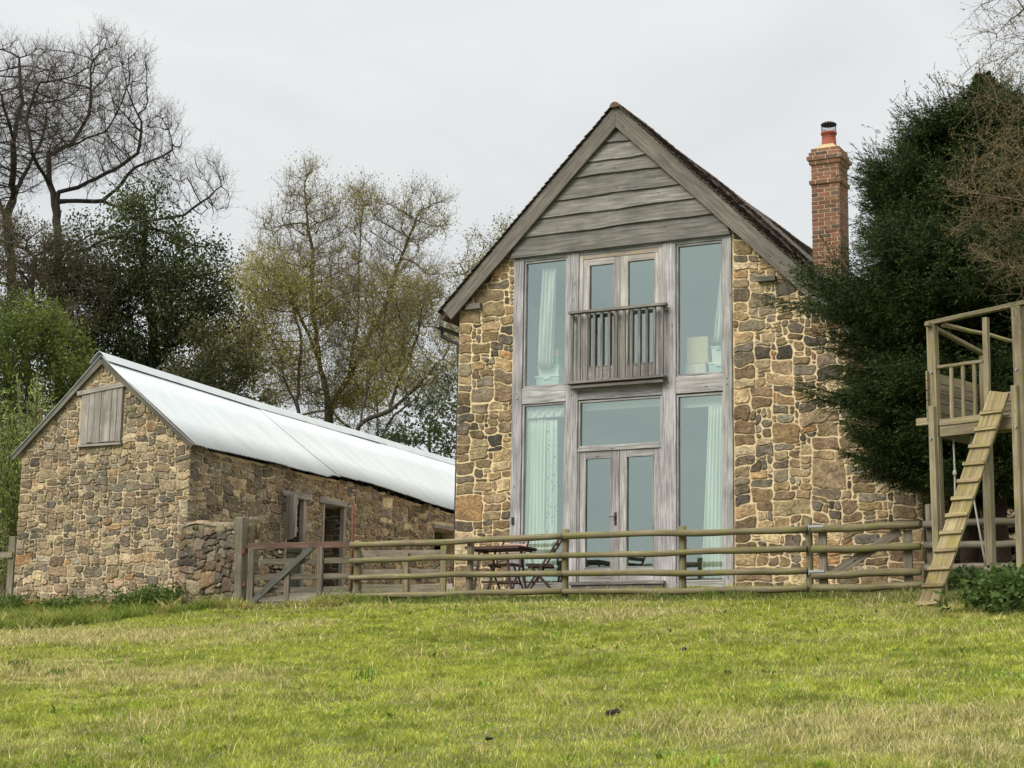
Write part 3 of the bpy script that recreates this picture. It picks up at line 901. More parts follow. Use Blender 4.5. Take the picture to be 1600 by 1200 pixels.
# long wall with openings: (y0,y1,z0,z1)
OP = [(1.40, 2.05, -.7, 1.80), (2.62, 3.42, -.7, 1.80), (6.85, 7.95, 1.22, 1.72)]
ys = sorted({BY0+.452, BY1} | {a for o in OP for a in o[:2]})
for a, b in zip(ys[:-1], ys[1:]):
    top0, top1 = eave(a)-.08, eave(b)-.08
    o = next((o for o in OP if abs(o[0]-a) < 1e-6), None)
    fl = lambda u, v, d: (BX1-d, u, v)
    def piece(za, zb, zc, zd): w.prism([(a, za), (b, zb), (b, zd), (a, zc)], fl, 0, .45)
    if o is None: piece(-.7, -.7, top0, top1)
    else:
        piece(o[3], o[3], top0, top1)
        if o[2] > -.6: piece(-.7, -.7, o[2], o[2])
w.prism([(BY0+.452, -.7), (BY1, -.7), (BY1, eave(BY1)-.05), (BY0+.452, 2.35)], lambda u, v, d: (BX0+d, u, v), 0, .45)
w.prism([(BX0, -.7), (BX1, -.7), (BX1, 2.0), (RXB, 3.55), (BX0, 2.0)], lambda u, v, d: (u, BY1+.002+d, v), 0, .45)
bw = w.build('wall', M['mortar_barn'], barn)
st = MB(); rs = np.random.RandomState(23)
def tint_g(u, v, c):
    # lower courses rustier, a pale limewashed patch mid-left
    k = 1.0
    if v < .6 and rs.rand() < .06: c = np.array((.33, .20, .10))*rs.uniform(.7, 1.1)
    return c*np.array((1.10, 1.07, 1.0))+.012
rubble(st, rs, fG, BX0-.01, BX1+.03, -.75, 3.95, lambda u, v: v < gz(u)-.06 and not (-9.74 < u < -8.80 and 2.50 < v < 3.42), .072, .056, SZB, .0108, .024, PALB, jit=.42, warp=1.1, rnd_corner=1, vcolor=tint_g)
def in_long(u, v):
    if v > eave(u)-.08: return False
    for o in OP:
        if o[0] < u < o[1] and o[2] < v < o[3]+.13: return False
    return True
rubble(st, rs, lambda u, v, d: (BX1+d, u, v), BY0-.02, 11.0, -.5, 2.6, in_long, .074, .057, SZB, .0112, .024, PALB, jit=.44, warp=1.2)
# far jamb of the open doorway and of the half-door
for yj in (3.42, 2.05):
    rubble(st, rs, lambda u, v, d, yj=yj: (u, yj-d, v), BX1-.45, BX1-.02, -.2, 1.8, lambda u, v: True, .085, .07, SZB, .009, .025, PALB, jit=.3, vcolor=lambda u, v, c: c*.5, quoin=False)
st.build('stonework', M['stone_barn'], bw, smooth=False, recalc=False)

# corrugated roof in sheets, sagging with the ridge
tr = MB()
def sheet_side(sgn, y0, y1, lift, over):
    pitch = .076; n = int((y1-y0)/pitch*6)
    rows = [0, .33, .66, 1.0]
    grid = []
    for i in range(n+1):
        y = y0+(y1-y0)*i/n
        zt = ridge(y); ze = eave(y)
        wv = .010*math.sin(2*math.pi*y/pitch)
        col = []
        for q in rows:
            hwid = 2.0 if sgn > 0 else 1.84; xx = RXB+sgn*(q*(hwid+over))
            zz = zt+(ze-zt)*q*(hwid+over)/hwid+lift+wv-.02*math.sin(q*math.pi)*(1 if q else 0)
            if q == 1.0: zz += .008*math.sin(y*1.7)+.006*math.sin(int(y/.61)*2.3)
            col.append(tr.vert((xx, y, zz)))
        grid.append(col)
    for a, b in zip(grid[:-1], grid[1:]):
        for k in range(3):
            f = (a[k], a[k+1], b[k+1], b[k]); tr.face(f if sgn < 0 else f[::-1])
for sgn in (1, -1):
    sheet_side(sgn, -1.56, 2.98, .035, .12)
    sheet_side(sgn, 2.90, 7.5, .050, .085)
    sheet_side(sgn, 7.42, 13.6, .064, .09)
tro = tr.build('roof', M['tin'], barn, smooth=True, recalc=False)
sm = tro.modifiers.new('thick', 'SOLIDIFY'); sm.thickness = .006; sm.offset = -1
rc = MB()
segs = np.arange(-1.6, 13.6, 1.55)
for i, a in enumerate(segs):
    b = min(a+1.58, 13.62); dzz = .003*(i % 2)+rnd.uniform(0, .012)
    pts = lambda y, dz: [(RXB+x, y, ridge(y)+z+dz) for x, z in ((-.20, -.095), (-.04, .066), (0, .085), (.04, .066), (.20, -.095))]
    A = [rc.vert(p) for p in pts(a, dzz)]; B = [rc.vert(p) for p in pts(b, dzz)]
    for k in range(4): rc.face((A[k], A[k+1], B[k+1], B[k])[::-1])
rco = rc.build('ridge_cap', M['tin'], tro, recalc=False)
sm = rco.modifiers.new('thick', 'SOLIDIFY'); sm.thickness = .008; sm.offset = -1
for sgn in (-1, 1):
    b = MB()
    b.bar((RXB, -1.515, 3.955), (RXB+sgn*(2.09 if sgn > 0 else 1.94), -1.515, 3.955-(1.55/2.0*2.09 if sgn > 0 else 1.55/1.84*1.94)), .105, .035, (0, 0, 1), 8, .004)
    b.build('bargeboard', M['oak_grey'], barn, bevel=.004)
rf = MB()
for y in np.arange(-1.3, 13, .55):
    for sgn in (-1, 1):
        rf.bar((RXB, y, ridge(y)-.07), (RXB+sgn*1.85, y, eave(y)+.01), .09, .05, (0, 0, 1))
rf.build('rafters', M['dark_board'], barn)
# loft shutter in the gable
sh = MB(); xs = [-9.70, -9.53, -9.40, -9.25, -9.15, -9.02, -8.90, -8.785]
for a, b in zip(xs[:-1], xs[1:]):
    sh.box(a+.004, b-.004, BY0-.06-rnd.uniform(0, .008), BY0-.02, 2.50+rnd.uniform(-.012, .012), 3.36+.09*(b+9.7)/.9, 4, .002)
sho = sh.build('loft_shutter', M['post_grey'], barn, bevel=.003)
lt = MB(); lt.bar((-9.80, BY0-.035, 3.40), (-8.72, BY0-.035, 3.50), .085, .10, (0, 0, 1), 5, .006)
lt.build('lintel', M['post_grey'], barn, bevel=.004); lt = MB()
lt.bar((-9.73, BY0-.03, 2.46), (-8.76, BY0-.03, 2.46), .04, .10)
lt.build('shutter_sill', M['post_grey'], barn, bevel=.004)
# doorways
for (a, b, z0, z1) in OP[:2]:
    dr = MB()
    dr.box(BX1-.08, BX1+.045, a-.14, b+.16, z1, z1+.105, 5, .006)
    dr.box(BX1-.07, BX1+.025, b-.085, b, .05, z1, 6, .005)
    dr.box(BX1-.07, BX1+.025, a, a+.06, .05, z1, 6, .005)
    dr.build('door_frame', M['post_grey'], barn, bevel=.005)
dr = MB(); dr.box(BX1-.08, BX1+.05, 6.75, 8.0, 1.72, 1.80, 4, .004)
dr.build('lintel', M['post_grey'], barn, bevel=.005)
d1 = MB(); ddx, ddy = math.cos(R(-32)), math.sin(R(-32))
for k in range(4): d1.bar((BX1+.04+ddx*(.06+k*.125), 1.37+ddy*(.06+k*.125), 1.02-rnd.uniform(0, .03)), (BX1+.04+ddx*(.06+k*.125), 1.37+ddy*(.06+k*.125), 1.80), .118, .025, (ddx, ddy, 0), 3, .002)
for z in (1.15, 1.65): d1.bar((BX1+.05-ddy*.026, 1.37+ddx*.026, z), (BX1+.05+ddx*.46-ddy*.026, 1.37+ddy*.46+ddx*.026, z), .09, .024, (0, 0, 1))
d1.build('stable_door_upper', M['post_grey'], barn, bevel=.003)
d2 = MB()
for k in range(5): d2.box(BX1-.05, BX1-.025, 1.465+k*.10, 1.465+k*.10+.095, .10, .98, 3, .002)
d2.box(BX1-.024, BX1+.0, 1.47, 1.96, .80, .90)
d2.build('stable_door_lower', M['green_door'], barn, bevel=.003)
d3 = MB(); d3.box(BX1-.03, BX1+.0, .95, 1.38, .35, .86, 1); d3.build('board_panel', M['green_door'], barn)

# low return wall from the barn corner to the gate post
lw = MB(); P0 = np.array((-7.27, -1.62)); P1 = np.array((-5.66, -2.16)); dl = (P1-P0)/np.linalg.norm(P1-P0); LL = np.linalg.norm(P1-P0)
nl = np.array((dl[1], -dl[0]))
fL = lambda u, v, d: (P0[0]+dl[0]*u+nl[0]*d, P0[1]+dl[1]*u+nl[1]*d, v)
topl = lambda u: .93+.05*math.sin(u*4)+.02*u
lw.prism([(0, -.9), (LL, -.9), (LL, topl(LL)), (LL*.66, topl(LL*.66)), (LL*.33, topl(LL*.33)), (0, topl(0))], fL, 0, -.38)
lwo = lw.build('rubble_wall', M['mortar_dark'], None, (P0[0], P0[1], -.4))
tag(lwo, 'low rubble stone wall joining the cowshed corner to the tall gate post', 'wall')
st = MB(); rs = np.random.RandomState(5)
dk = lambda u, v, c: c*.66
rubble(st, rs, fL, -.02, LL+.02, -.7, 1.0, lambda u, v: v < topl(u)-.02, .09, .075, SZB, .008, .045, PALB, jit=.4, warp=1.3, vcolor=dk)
rubble(st, rs, lambda u, v, d: (P1[0]+dl[0]*d-nl[0]*v, P1[1]+dl[1]*d-nl[1]*v, u), -.6, .93, .0, .38, lambda u, v: True, .09, .08, SZB, .009, .04, PALB, jit=.3)
rubble(st, rs, lambda u, v, d: (P0[0]+dl[0]*u-nl[0]*v, P0[1]+dl[1]*u-nl[1]*v, topl(u)+d), 0, LL, .0, .38, lambda u, v: True, .10, .09, SZB, .010, .05, PALB, jit=.3)
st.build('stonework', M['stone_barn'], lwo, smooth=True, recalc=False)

# ================================================================== FENCES
def rail(mb, p0, p1, r, seg=None, r1=None):
    p0 = np.array(p0, float); p1 = np.array(p1, float); L = np.linalg.norm(p1-p0)
    seg = seg or max(3, int(L/.25)); r1 = r1 or r
    pts = []; ra = []
    ph = rnd.random()*6
    for i in range(seg+1):
        q = i/seg
        o = np.array((0, .008*math.sin(q*7+ph), .016*math.sin(q*4.2+ph)*math.sin(q*math.pi)+.005*math.sin(q*17+ph)))
        pts.append(p0+(p1-p0)*q+o); ra.append((r+(r1-r)*q)*(1+.05*math.sin(q*13+ph)))
    mb.tube(pts, ra, 12, .02)
    return mb

def post_round(name, x, y, z1, r, mat, parent, z0=None, top=None):
    b = MB(); z0 = Hs(x, y)-.15 if z0 is None else z0
    rail(b, (x, y, z0), (x+rnd.uniform(-.015, .015), y+rnd.uniform(-.01, .01), z1), r, 6)
    return b.build(name, M[mat], parent, smooth=True)

FY = -2.6
fence = empty('rail_fence', (.3, FY, Hs(.3, FY)), 'mossy four rail fence of round poles in front of the glazed gable', 'fence')
def rz_(h, x):   # rail heights as they run along
    return {0: np.interp(x, (-3.2, .3, 2.1, 3.9, 5.4), (.46, .49, .50, .485, .49)),
            1: np.interp(x, (-3.2, .3, 2.1, 3.9, 5.4), (.215, .225, .23, .22, .22)),
            2: np.interp(x, (-3.2, .3, 2.1, 3.9, 5.4), (-.03, -.035, -.05, -.06, -.10)),
            3: np.interp(x, (-3.2, .3, 2.1, 3.9, 5.4), (-.30, -.285, -.29, -.30, -.29))}[h]
for h in range(4):
    xs = (-3.24, .32, 3.90)
    for a, b in zip(xs[:-1], xs[1:]):
        mb = MB()
        rail(mb, (a+.005, FY-.06, rz_(h, a)), (b-.005, FY-.06, rz_(h, b)), .041 if h else .046, None, .045)
        mb.build('rail', M['fence_wood'], fence, smooth=True)
for x, z1, r in ((-3.15, .53, .055), (.32, .60, .05), (2.10, .585, .05), (3.90, .64, .048)):
    post_round('post', x, FY+.03, z1, r, 'fence_wood', fence)
post_round('post', -1.23, FY+.03, .50, .052, 'fence_old', fence)['label'] = 'dark fence post'

pg = empty('pole_gate', (4.7, FY, Hs(4.7, FY)), 'gate of four mossy round poles with a diagonal brace, between fence and plank ladder', 'gate')
for h, (za, zb) in enumerate(((.485, .495), (.22, .215), (-.125, -.11), (-.29, -.275))):
    mb = MB(); rail(mb, (3.97, FY-.075, za), (5.40+.03*(h == 3), FY-.075, zb), .052, 6, .048); mb.build('rail', M['fence_wood'], pg, smooth=True)
for x in (4.09, 5.22):
    mb = MB(); mb.box(x-.055, x+.055, FY-.02, FY+.03, -.35, .44, 4, .003); mb.build('upright', M['fence_old'], pg, bevel=.005)
mb = MB(); mb.bar((4.22, FY-.0, -.11), (5.12, FY+.0, .43), .12, .035, (0, 0, 1), 4, .003); mb.build('brace', M['fence_old'], pg, bevel=.004)
for z in (.50, -.09):
    mb = MB(); mb.box(3.93, 4.14, FY-.13, FY-.122, z-.0, z+.03); mb.tube([(3.93, FY-.09, z-.03), (3.93, FY-.09, z+.06)], .012, 8)
    mb.build('hinge_strap', M['lead'], pg)
rfence = empty('rail_fence', (5.9, FY+.25, Hs(5.9, FY)), 'darker round rail fence running behind the ladder under the play platform', 'fence')
for z in (.50, .235, -.06):
    mb = MB(); rail(mb, (5.40, FY+.10, z+.01), (7.3, FY+.15, z+.02), .048, 6); mb.build('rail', M['fence_old'], rfence, smooth=True)
post_round('post', 5.47, FY+.2, .78, .055, 'fence_old', rfence)
post_round('post', 7.1, FY+.25, .70, .055, 'fence_old', rfence)

# old hurdle behind the fence, left of the house
hd = empty('board_fence', (-3.3, -1.2, Hs(-3.3, -1.2)), 'old wide board fence behind the round rails, beside the house corner', 'fence')
for z in (.42, .12, -.12):
    mb = MB(); mb.bar((-4.05, -1.2, z+.02), (-2.46, -1.22, z-.01), .15, .025, (0, 0, 1), 5, .006); mb.build('board', M['fence_old'], hd, bevel=.004)
for x, z1 in ((-4.0, .50), (-3.1, .45), (-2.42, .55)):
    mb = MB(); mb.box(x-.05, x+.05, -1.28, -1.235, -.4, z1, 3, .004); mb.build('post', M['fence_wood'], hd, bevel=.005)
mb = MB(); mb.bar((-2.95, -1.19, .02), (-2.5, -1.19, .30), .05, .03); mb.build('brace', M['dark_board'], hd)

# field gate and its posts
t = empty('gate_post', (-5.53, -2.25, Hs(-5.53, -2.25)), 'tall square weathered post at the end of the low stone wall', 'post')
mb = MB(); mb.bar((-5.555, -2.2, -.7), (-5.515, -2.34, .99), .15, .15, (1, 0, 0), 8, .006); mb.build('timber', M['fence_old'], t, bevel=.015)
for a, b, c, d in ((-2.38, -2.30, .40, .50), (-2.32, -2.26, -.10, -.05)):
    mb = MB(); mb.box(-5.46, -5.40, a, b, c, d); mb.build('hinge_pin', M['rust'], t)
gt = empty('field_gate', (-4.35, -2.3, -.45), 'old wooden field gate with rusty red top bar and diagonal brace', 'gate')
Ga = np.array((-5.36, -2.30)); Gb = np.array((-3.33, -2.47))
def gp(s, z, d=0): return (Ga[0]+(Gb[0]-Ga[0])*s, Ga[1]+(Gb[1]-Ga[1])*s-d, z)
mb = MB(); mb.bar(gp(-.01, .525), gp(1.0, .485), .095, .06, (0, 0, 1), 6, .003); mb.build('top_bar', M['rustbeam'], gt, bevel=.005)
for z, s0 in ((.27, .12), (.03, .0), (-.17, .0), (-.385, .0)):
    mb = MB(); mb.bar(gp(s0, z), gp(.99, z-.02), .085, .028, (0, 0, 1), 6, .004); mb.build('rail', M['gate_wood'], gt, bevel=.004)
for s, w_, zt, zb in ((.035, .11, .48, -.40), (.40, .09, .25, -.49), (.715, .085, .48, -.50)):
    mb = MB(); mb.bar(gp(s, zb, .035), gp(s, zt, .035), w_, .03, (1, 0, 0), 5, .004); mb.build('upright', M['gate_wood'], gt, bevel=.004)
mb = MB(); mb.bar(gp(.0, -.47, .066), gp(.64, .46, .066), .10, .03, (0, 0, 1), 6, .003); mb.build('brace', M['dark_board'], gt, bevel=.004)
mb = MB(); mb.tube([(-3.30, -2.5, -.5), (-3.30, -2.52, 1.08)], .022, 8); mb.tube([(-3.30, -2.52, 1.08), (-3.36, -2.52, 1.12), (-3.40, -2.52, 1.08)], .012, 6)
tag(mb.build('iron_pole', M['rust'], None, (-3.30, -2.5, -.45), smooth=True), 'thin rusty iron pole standing where the gate meets the rail fence', 'pole')
# small fence far left
t = empty('field_fence', (-12.0, 0.2, Hs(-12, .2)), 'grey post and rail fence at the left side of the cowshed', 'fence')
mb = MB(); mb.box(-11.47, -11.33, -1.20, -1.08, -.6, .95, 5, .006); mb.build('post', M['fence_old'], t, bevel=.01)
mb = MB(); mb.box(-14.0, -13.88, -1.20, -1.08, -.6, .75, 5, .006); mb.build('post', M['fence_old'], t, bevel=.01)
for z in (.62,):
    mb = MB(); mb.box(-14.5, -11.34, -1.24, -1.205, z-.05, z+.05, 6, .006); mb.build('rail', M['fence_old'], t, bevel=.004)

# ================================================================== GARDEN FURNITURE
tb = empty('folding_table', (-1.33, -1.4, Hs(-1.33, -1.4)), 'dark brown slatted folding table on the terrace behind the fence', 'table')
tz = Hs(-1.33, -1.4)
mb = MB()
for k in range(6): mb.box(-1.82, -.86, -1.68+k*.095, -1.68+k*.095+.082, .455, .478)
mb.box(-1.80, -.88, -1.70, -1.685, .435, .48); mb.box(-1.80, -.88, -1.11, -1.095, .435, .48)
mb.box(-1.74, -1.70, -1.68, -1.12, .415, .454); mb.box(-.98, -.94, -1.68, -1.12, .415, .454)
mb.build('tabletop', M['teak'], tb, bevel=.004)
for y in (-1.64, -1.15):
    for a, b in ((-1.68, -1.04), (-1.02, -1.62)):
        mb = MB(); mb.bar((a, y+(.02 if a < -1.3 else 0), tz), (a+(.10 if a < -1.3 else -.10), y+(.02 if a < -1.3 else 0), .44), .035, .02, (1, 0, 0)); mb.build('leg', M['teak'], tb, bevel=.002)
mb = MB(); mb.box(-1.66, -1.04, -1.42, -1.39, tz+.18, tz+.21); mb.build('stretcher', M['teak'], tb)

def folding_chair(loc, rz, label, back='teak'):
    t = empty('folding_chair', loc, label, 'chair', 'folding chairs by the terrace table')
    # local: seat faces -x (backrest at +x)
    def B(): return MB()
    def fin(mb, name, mt): 
        me_o = mb.build(name, M[mt], None, bevel=.002); me_o.parent = t; return me_o
    mb = B()
    for k in range(6): mb.box(-.20+k*.068, -.20+k*.068+.055, -.20, .20, .425, .442)
    mb.box(-.20, .20, -.215, -.201, .40, .445); mb.box(-.20, .20, .201, .215, .40, .445)
    fin(mb, 'seat', 'teak')
    for y in (-.225, .225):
        mb = B(); mb.bar((-.22, y, .0), (.34, y, .88), .032, .018, (1, 0, 0)); fin(mb, 'leg', 'teak')
        mb = B(); mb.bar((.24, y*.92, .0), (-.16, y*.92, .44), .032, .018, (1, 0, 0)); fin(mb, 'leg', 'teak')
    mb = B()
    for z in (.66, .75, .84): mb.bar((.34-(.88-z)*.636, -.215, z), (.34-(.88-z)*.636, .215, z), .06, .014, (.5, 0, 1))
    fin(mb, 'backrest', back)
    mb = B(); mb.box(-.11, -.08, -.20, .20, .16, .185); mb.box(.10, .13, -.19, .19, .14, .165); fin(mb, 'stretcher', 'teak')
    t.rotation_euler = (0, 0, rz)
    return t
folding_chair((-.62, -1.5, Hs(-.62, -1.5)), R(22), 'brown folding chair right of the table, seen from its side with its back leaning away')
folding_chair((-1.60, -.72, Hs(-1.6, -.72)), R(88), 'brown folding chair tucked behind the table against the window post', 'teak_light')

# ================================================================== PLAY PLATFORM AND LADDER
dk_ = empty('play_platform', (6.24, -5.08, -.68), 'raised wooden play platform on tall posts beside the dark conifer', 'platform')
DA = R(17.4); fd = np.array([math.cos(DA), -math.sin(DA), 0.]); dd = np.array([math.sin(DA), math.cos(DA), 0.]); DP = np.array([6.244, -5.079, 0.])
def dp(a, b, z): return DP+fd*a+dd*b+np.array((0, 0, z))
def dbar(name, p, q, w_, t_, side=None, mt='deck_wood', seg=5, jit=.003, parent=None, lab=None):
    mb = MB(); mb.bar(dp(*p), dp(*q), w_, t_, fd if side is None else side, seg, jit)
    o = mb.build(name, M[mt], parent or dk_, bevel=.005)
    if lab: o['label'] = lab
    return o
Z = (0, 0, 1)
dbar('post', (0, 0, -.8), (-.03, 0, 2.56), .105, .09)
dbar('post', (1.075, 0, -1.0), (1.06, 0, 2.62), .11, .10)
dbar('post', (.03, 1.05, -.7), (.03, 1.05, 2.35), .10, .09)
dbar('post', (1.12, 1.10, -.7), (1.12, 1.10, 2.4), .10, .09)
dbar('post', (.64, .02, 1.38), (.65, .02, 2.56), .06, .055)
dbar('post', (-.0, -.075, -.8), (-.02, -.075, 1.60), .075, .05)
dbar('newel', (1.02, -.075, -1.0), (1.03, -.075, 1.72), .075, .05)
dbar('top_rail', (-.10, -.01, 2.585), (1.30, -.01, 2.66), .05, .075, Z)
dbar('top_rail', (-.03, -.12, 2.56), (.0, 1.15, 2.38), .045, .06, Z)
mb = MB(); rail(mb, dp(.08, .02, 2.56), dp(.85, .72, 2.30), .028, 6, .02); mb.build('crooked_pole', M['deck_wood'], dk_, smooth=True)
dbar('hand_rail', (.03, 0, 2.055), (.62, 0, 2.06), .035, .05, Z)
for i, a in enumerate((.195, .345, .49)):
    dbar('baluster', (a, 0, 1.44), (a+.01, 0, 2.04), .04, .03)
dbar('hand_rail', (.04, 0, 1.425), (.66, 0, 1.43), .04, .05, Z)
dbar('beam', (-.235, -.045, 1.435), (-.06, -.045, 1.435), .085, .05, Z)
dbar('beam', (.055, -.03, 1.385), (1.0, -.03, 1.392), .04, .05, Z)
dbar('beam', (.055, -.02, 1.30), (1.0, -.02, 1.31), .12, .045, Z, 'deck_wood')
dbar('beam', (1.13, -.03, 1.40), (1.6, -.03, 1.40), .09, .05, Z)
dbar('beam', (.0, .06, 1.30), (.0, 1.0, 1.30), .11, .045, Z)
for i in range(9):
    dbar('floor_board', (-.02, .07+i*.112, 1.40), (1.15, .07+i*.112, 1.40), .022, .105, Z, seg=2)
for i in range(5):   # left side, horizontal boards
    z = 1.49+i*.118
    dbar('side_board', (-.065, -.10, z), (-.065, 1.12, z-.004), .112, .02, Z, 'fence_old' if i < 3 else 'deck_wood')
for i in range(4):
    z = 1.49+i*.118
    dbar('side_board', (-.04, 1.16, z), (1.15, 1.16, z), .112, .02, Z, 'teak_light' if i == 3 else 'fence_old')
bm_ = MB(); 
for a, z in ((-.02, 1.22), (-.02, 2.0), (1.05, 1.25), (1.05, 1.9)):
    p = dp(a, -.106 if z < 1.6 else -.05, z); bm_.tube([p, p-dd*.02], .013, 8)
bm_.build('bolt', M['lead'], dk_)
# plank ladder, standing out from the deck edge
LT = dp(.86, -.10, 1.66); LF = np.array(at(1449, 951, 18.95)); LF[2] = Hs(LF[0], LF[1])-.01
ld = empty('plank_ladder', tuple(LF), 'mossy wide plank with cross cleats leaning up to the play platform', 'ladder')
du = (LT-LF)/np.linalg.norm(LT-LF); Ll = np.linalg.norm(LT-LF)
mb = MB(); mb.bar(LF, LT, .245, .038, fd, 10, .002); mb.build('plank', M['ladder_wood'], ld, bevel=.005)
nrm = np.cross(fd, du); nrm = nrm if nrm@(CAM-LF) > 0 else -nrm
for k in range(12):
    s = .05+k*(Ll-.2)/11.5
    c = LF+du*s+nrm*.036
    mb = MB(); mb.bar(c-fd*.137+du*rnd.uniform(-.006, .006), c+fd*.137+du*rnd.uniform(-.006, .006), .042, .032, du, 2, .002)
    mb.build('cleat', M['ladder_wood'], ld, bevel=.004)
# ropes
for nm, lab, a, zt, zb, tail in (('rope', 'straight pale rope hanging under the play platform next to the left post', .13, 1.25, .14, False),
                                 ('rope', 'pale rope hanging behind the ladder, its frayed end near the nettles', .36, 1.25, -.02, True)):
    mb = MB(); pts = [dp(a+.008*math.sin(q*5), .12, zt+(zb-zt)*q) for q in np.linspace(0, 1, 9)]
    if tail: pts = [dp(a+.24*max(0, q-.45), .12, zt+(zb-.22-zt)*q) for q in np.linspace(0, 1, 12)]
    mb.tube(pts, .011, 7)
    p = pts[3]; mb.tube([p+np.array((0, 0, .04)), p, p-np.array((0, 0, .04))], [.012, .026, .012], 8)
    if tail:
        e = pts[-1]; mb.tube([e, e+fd*.06-np.array((0, 0, .13))], .008, 6); mb.tube([e, e-fd*.05-np.array((0, 0, .11))], .007, 6)
    tag(mb.build(nm, M['rope'], None, tuple(pts[0]), smooth=True), lab, 'rope')

# ================================================================== GROUND
def axis(lo, hi, step, far):
    a = list(np.arange(lo, hi+1e-6, step)); g = step*1.3
    x = hi
    while x < far: x += g; a.append(x); g *= 1.25
    g = step*1.3; x = lo
    while x > -far: x -= g; a.insert(0, x); g *= 1.25
    return np.array(a)
gx = axis(-16, 16, .22, 700); gy = axis(-24, 9, .22, 700)
GX, GY = np.meshgrid(gx, gy, indexing='ij')
GZ = H(GX, GY)
V = np.stack([GX, GY, GZ], -1).reshape(-1, 3)
nx, ny = len(gx), len(gy)
i, j = np.meshgrid(np.arange(nx-1), np.arange(ny-1), indexing='ij')
k = (i*ny+j).ravel()
gr = np_mesh('ground', V, np.stack([k, k+ny, k+ny+1, k+1], 1), M['ground'], smooth=True)
tag(gr, kind='structure')

# ------------------------------------------------------------------ grass
rs = np.random.RandomState(77)
def ter(px, py):
    r = ray(px, py); n = np.array([0, -.1355, 1.]); t = ((-.69+.1355*5.1)-CAM@n)/(r@n); return CAM+r*t
SP = [(ter(150, 1060), 2.2, 1.0, .75), (ter(60, 1000), 2.0, .9, .7), (ter(420, 980), 1.6, .7, .5), (ter(1000, 960), 1.5, .5, .65), (ter(1200, 1150), 1.3, .7, .85), (ter(1420, 1120), 1.3, .6, .8),
      (ter(1560, 1180), 1.0, .5, .8), (ter(850, 965), 1.4, .5, .5), (ter(300, 1180), 1.0, .5, .3), (ter(250, 1000), 1.8, .8, .5)]
def straw(x, y):
    s = (fbm(x*.7, y*.9, 21, 4)-.42)*1.6
    for c, rx, ry_, a in SP:
        s = s+a*np.exp(-((x-c[0])/rx)**2-((y-c[1])/ry_)**2)
    return np.clip(s+.5*(vnoise(x*6, y*6, 31)-.5), 0, 1)
def field_pts(n, ymin=-17.6, ymax=-2.3):
    out = []
    while sum(map(len, out)) < n:
        D = np.sqrt(rs.uniform(7.8**2, 29.5**2, 400000)); u = rs.uniform(-.36, .36, 400000)
        x = CAM[0]+fh[0]*D+right[0]*u*D; y = CAM[1]+fh[1]*D+right[1]*u*D
        keep = rs.rand(400000) < np.clip((16/D)**1.2, .25, 1)*1.0
        keep &= ~((x > -2.9) & (y > -.05)) & ~((x < -7.3) & (y > -1.45)) & (y < .6)
        keep &= ~((x > -7.0) & (x < -3.2) & (y > -2.55))
        keep &= ~((y > -3.3+.35*((x+4.4)/1.1)**2) & (x > -5.7) & (x < -3.15))
        keep &= (y < -2.0) | (x < -7) | (rs.rand(400000) < .35)
        out.append(np.stack([x[keep], y[keep]], 1))
    return np.concatenate(out)[:n]
def blades(P, h, wd, lean, c, root=None):
    n = len(P); x, y = P[:, 0], P[:, 1]; z = H(x, y)
    a = rs.uniform(0, 2*np.pi, n); la = rs.uniform(0, 2*np.pi, n)
    ln = lean*rs.uniform(.4, 1, n)
    dx, dy = np.cos(a)*wd/2, np.sin(a)*wd/2
    mx, my = np.cos(la)*ln*h*.35, np.sin(la)*ln*h*.35
    tx, ty = np.cos(la)*ln*h*1.0, np.sin(la)*ln*h*1.0
    tz = h*np.sqrt(np.clip(1-(ln*.85)**2, .04, 1))
    A = np.stack([x-dx, y-dy, z-.01], 1); B = np.stack([x+dx, y+dy, z-.01], 1)
    Cc = np.stack([x+mx+dx*.7, y+my+dy*.7, z+tz*.6], 1); D = np.stack([x+mx-dx*.7, y+my-dy*.7, z+tz*.6], 1)
    T = np.stack([x+tx, y+ty, z+tz], 1)
    V = np.stack([A, B, Cc, D, T], 1).reshape(-1, 3)
    k = np.arange(n)[:, None]*5
    Fq = np.concatenate([k+np.array([[0, 1, 2]]), k+np.array([[0, 2, 3]]), k+np.array([[3, 2, 4]])], 0)
    return V, Fq, np.repeat(c, 5, 0)
def grass_layer(name, n, h0, h1, w0, w1, lean, colf, label, P=None):
    P = field_pts(n) if P is None else P
    n = len(P)
    cl = vnoise(P[:, 0]*2.3, P[:, 1]*2.3, 41)
    dist = np.hypot(P[:, 0]-CAM[0], P[:, 1]-CAM[1])
    cl2 = vnoise(P[:, 0]*8, P[:, 1]*8, 43)
    h = rs.uniform(h0, h1, n)*(.5+1.1*cl)*(.45+1.1*cl2)
    wd = rs.uniform(w0, w1, n)*np.clip(dist/13, .8, 2.0)
    V, Fq, c = blades(P, h, wd, lean, colf(P, n))
    o = np_mesh(name, V, Fq, M['grass'], col=c)
    tag(o, label, 'grass', kind='stuff')
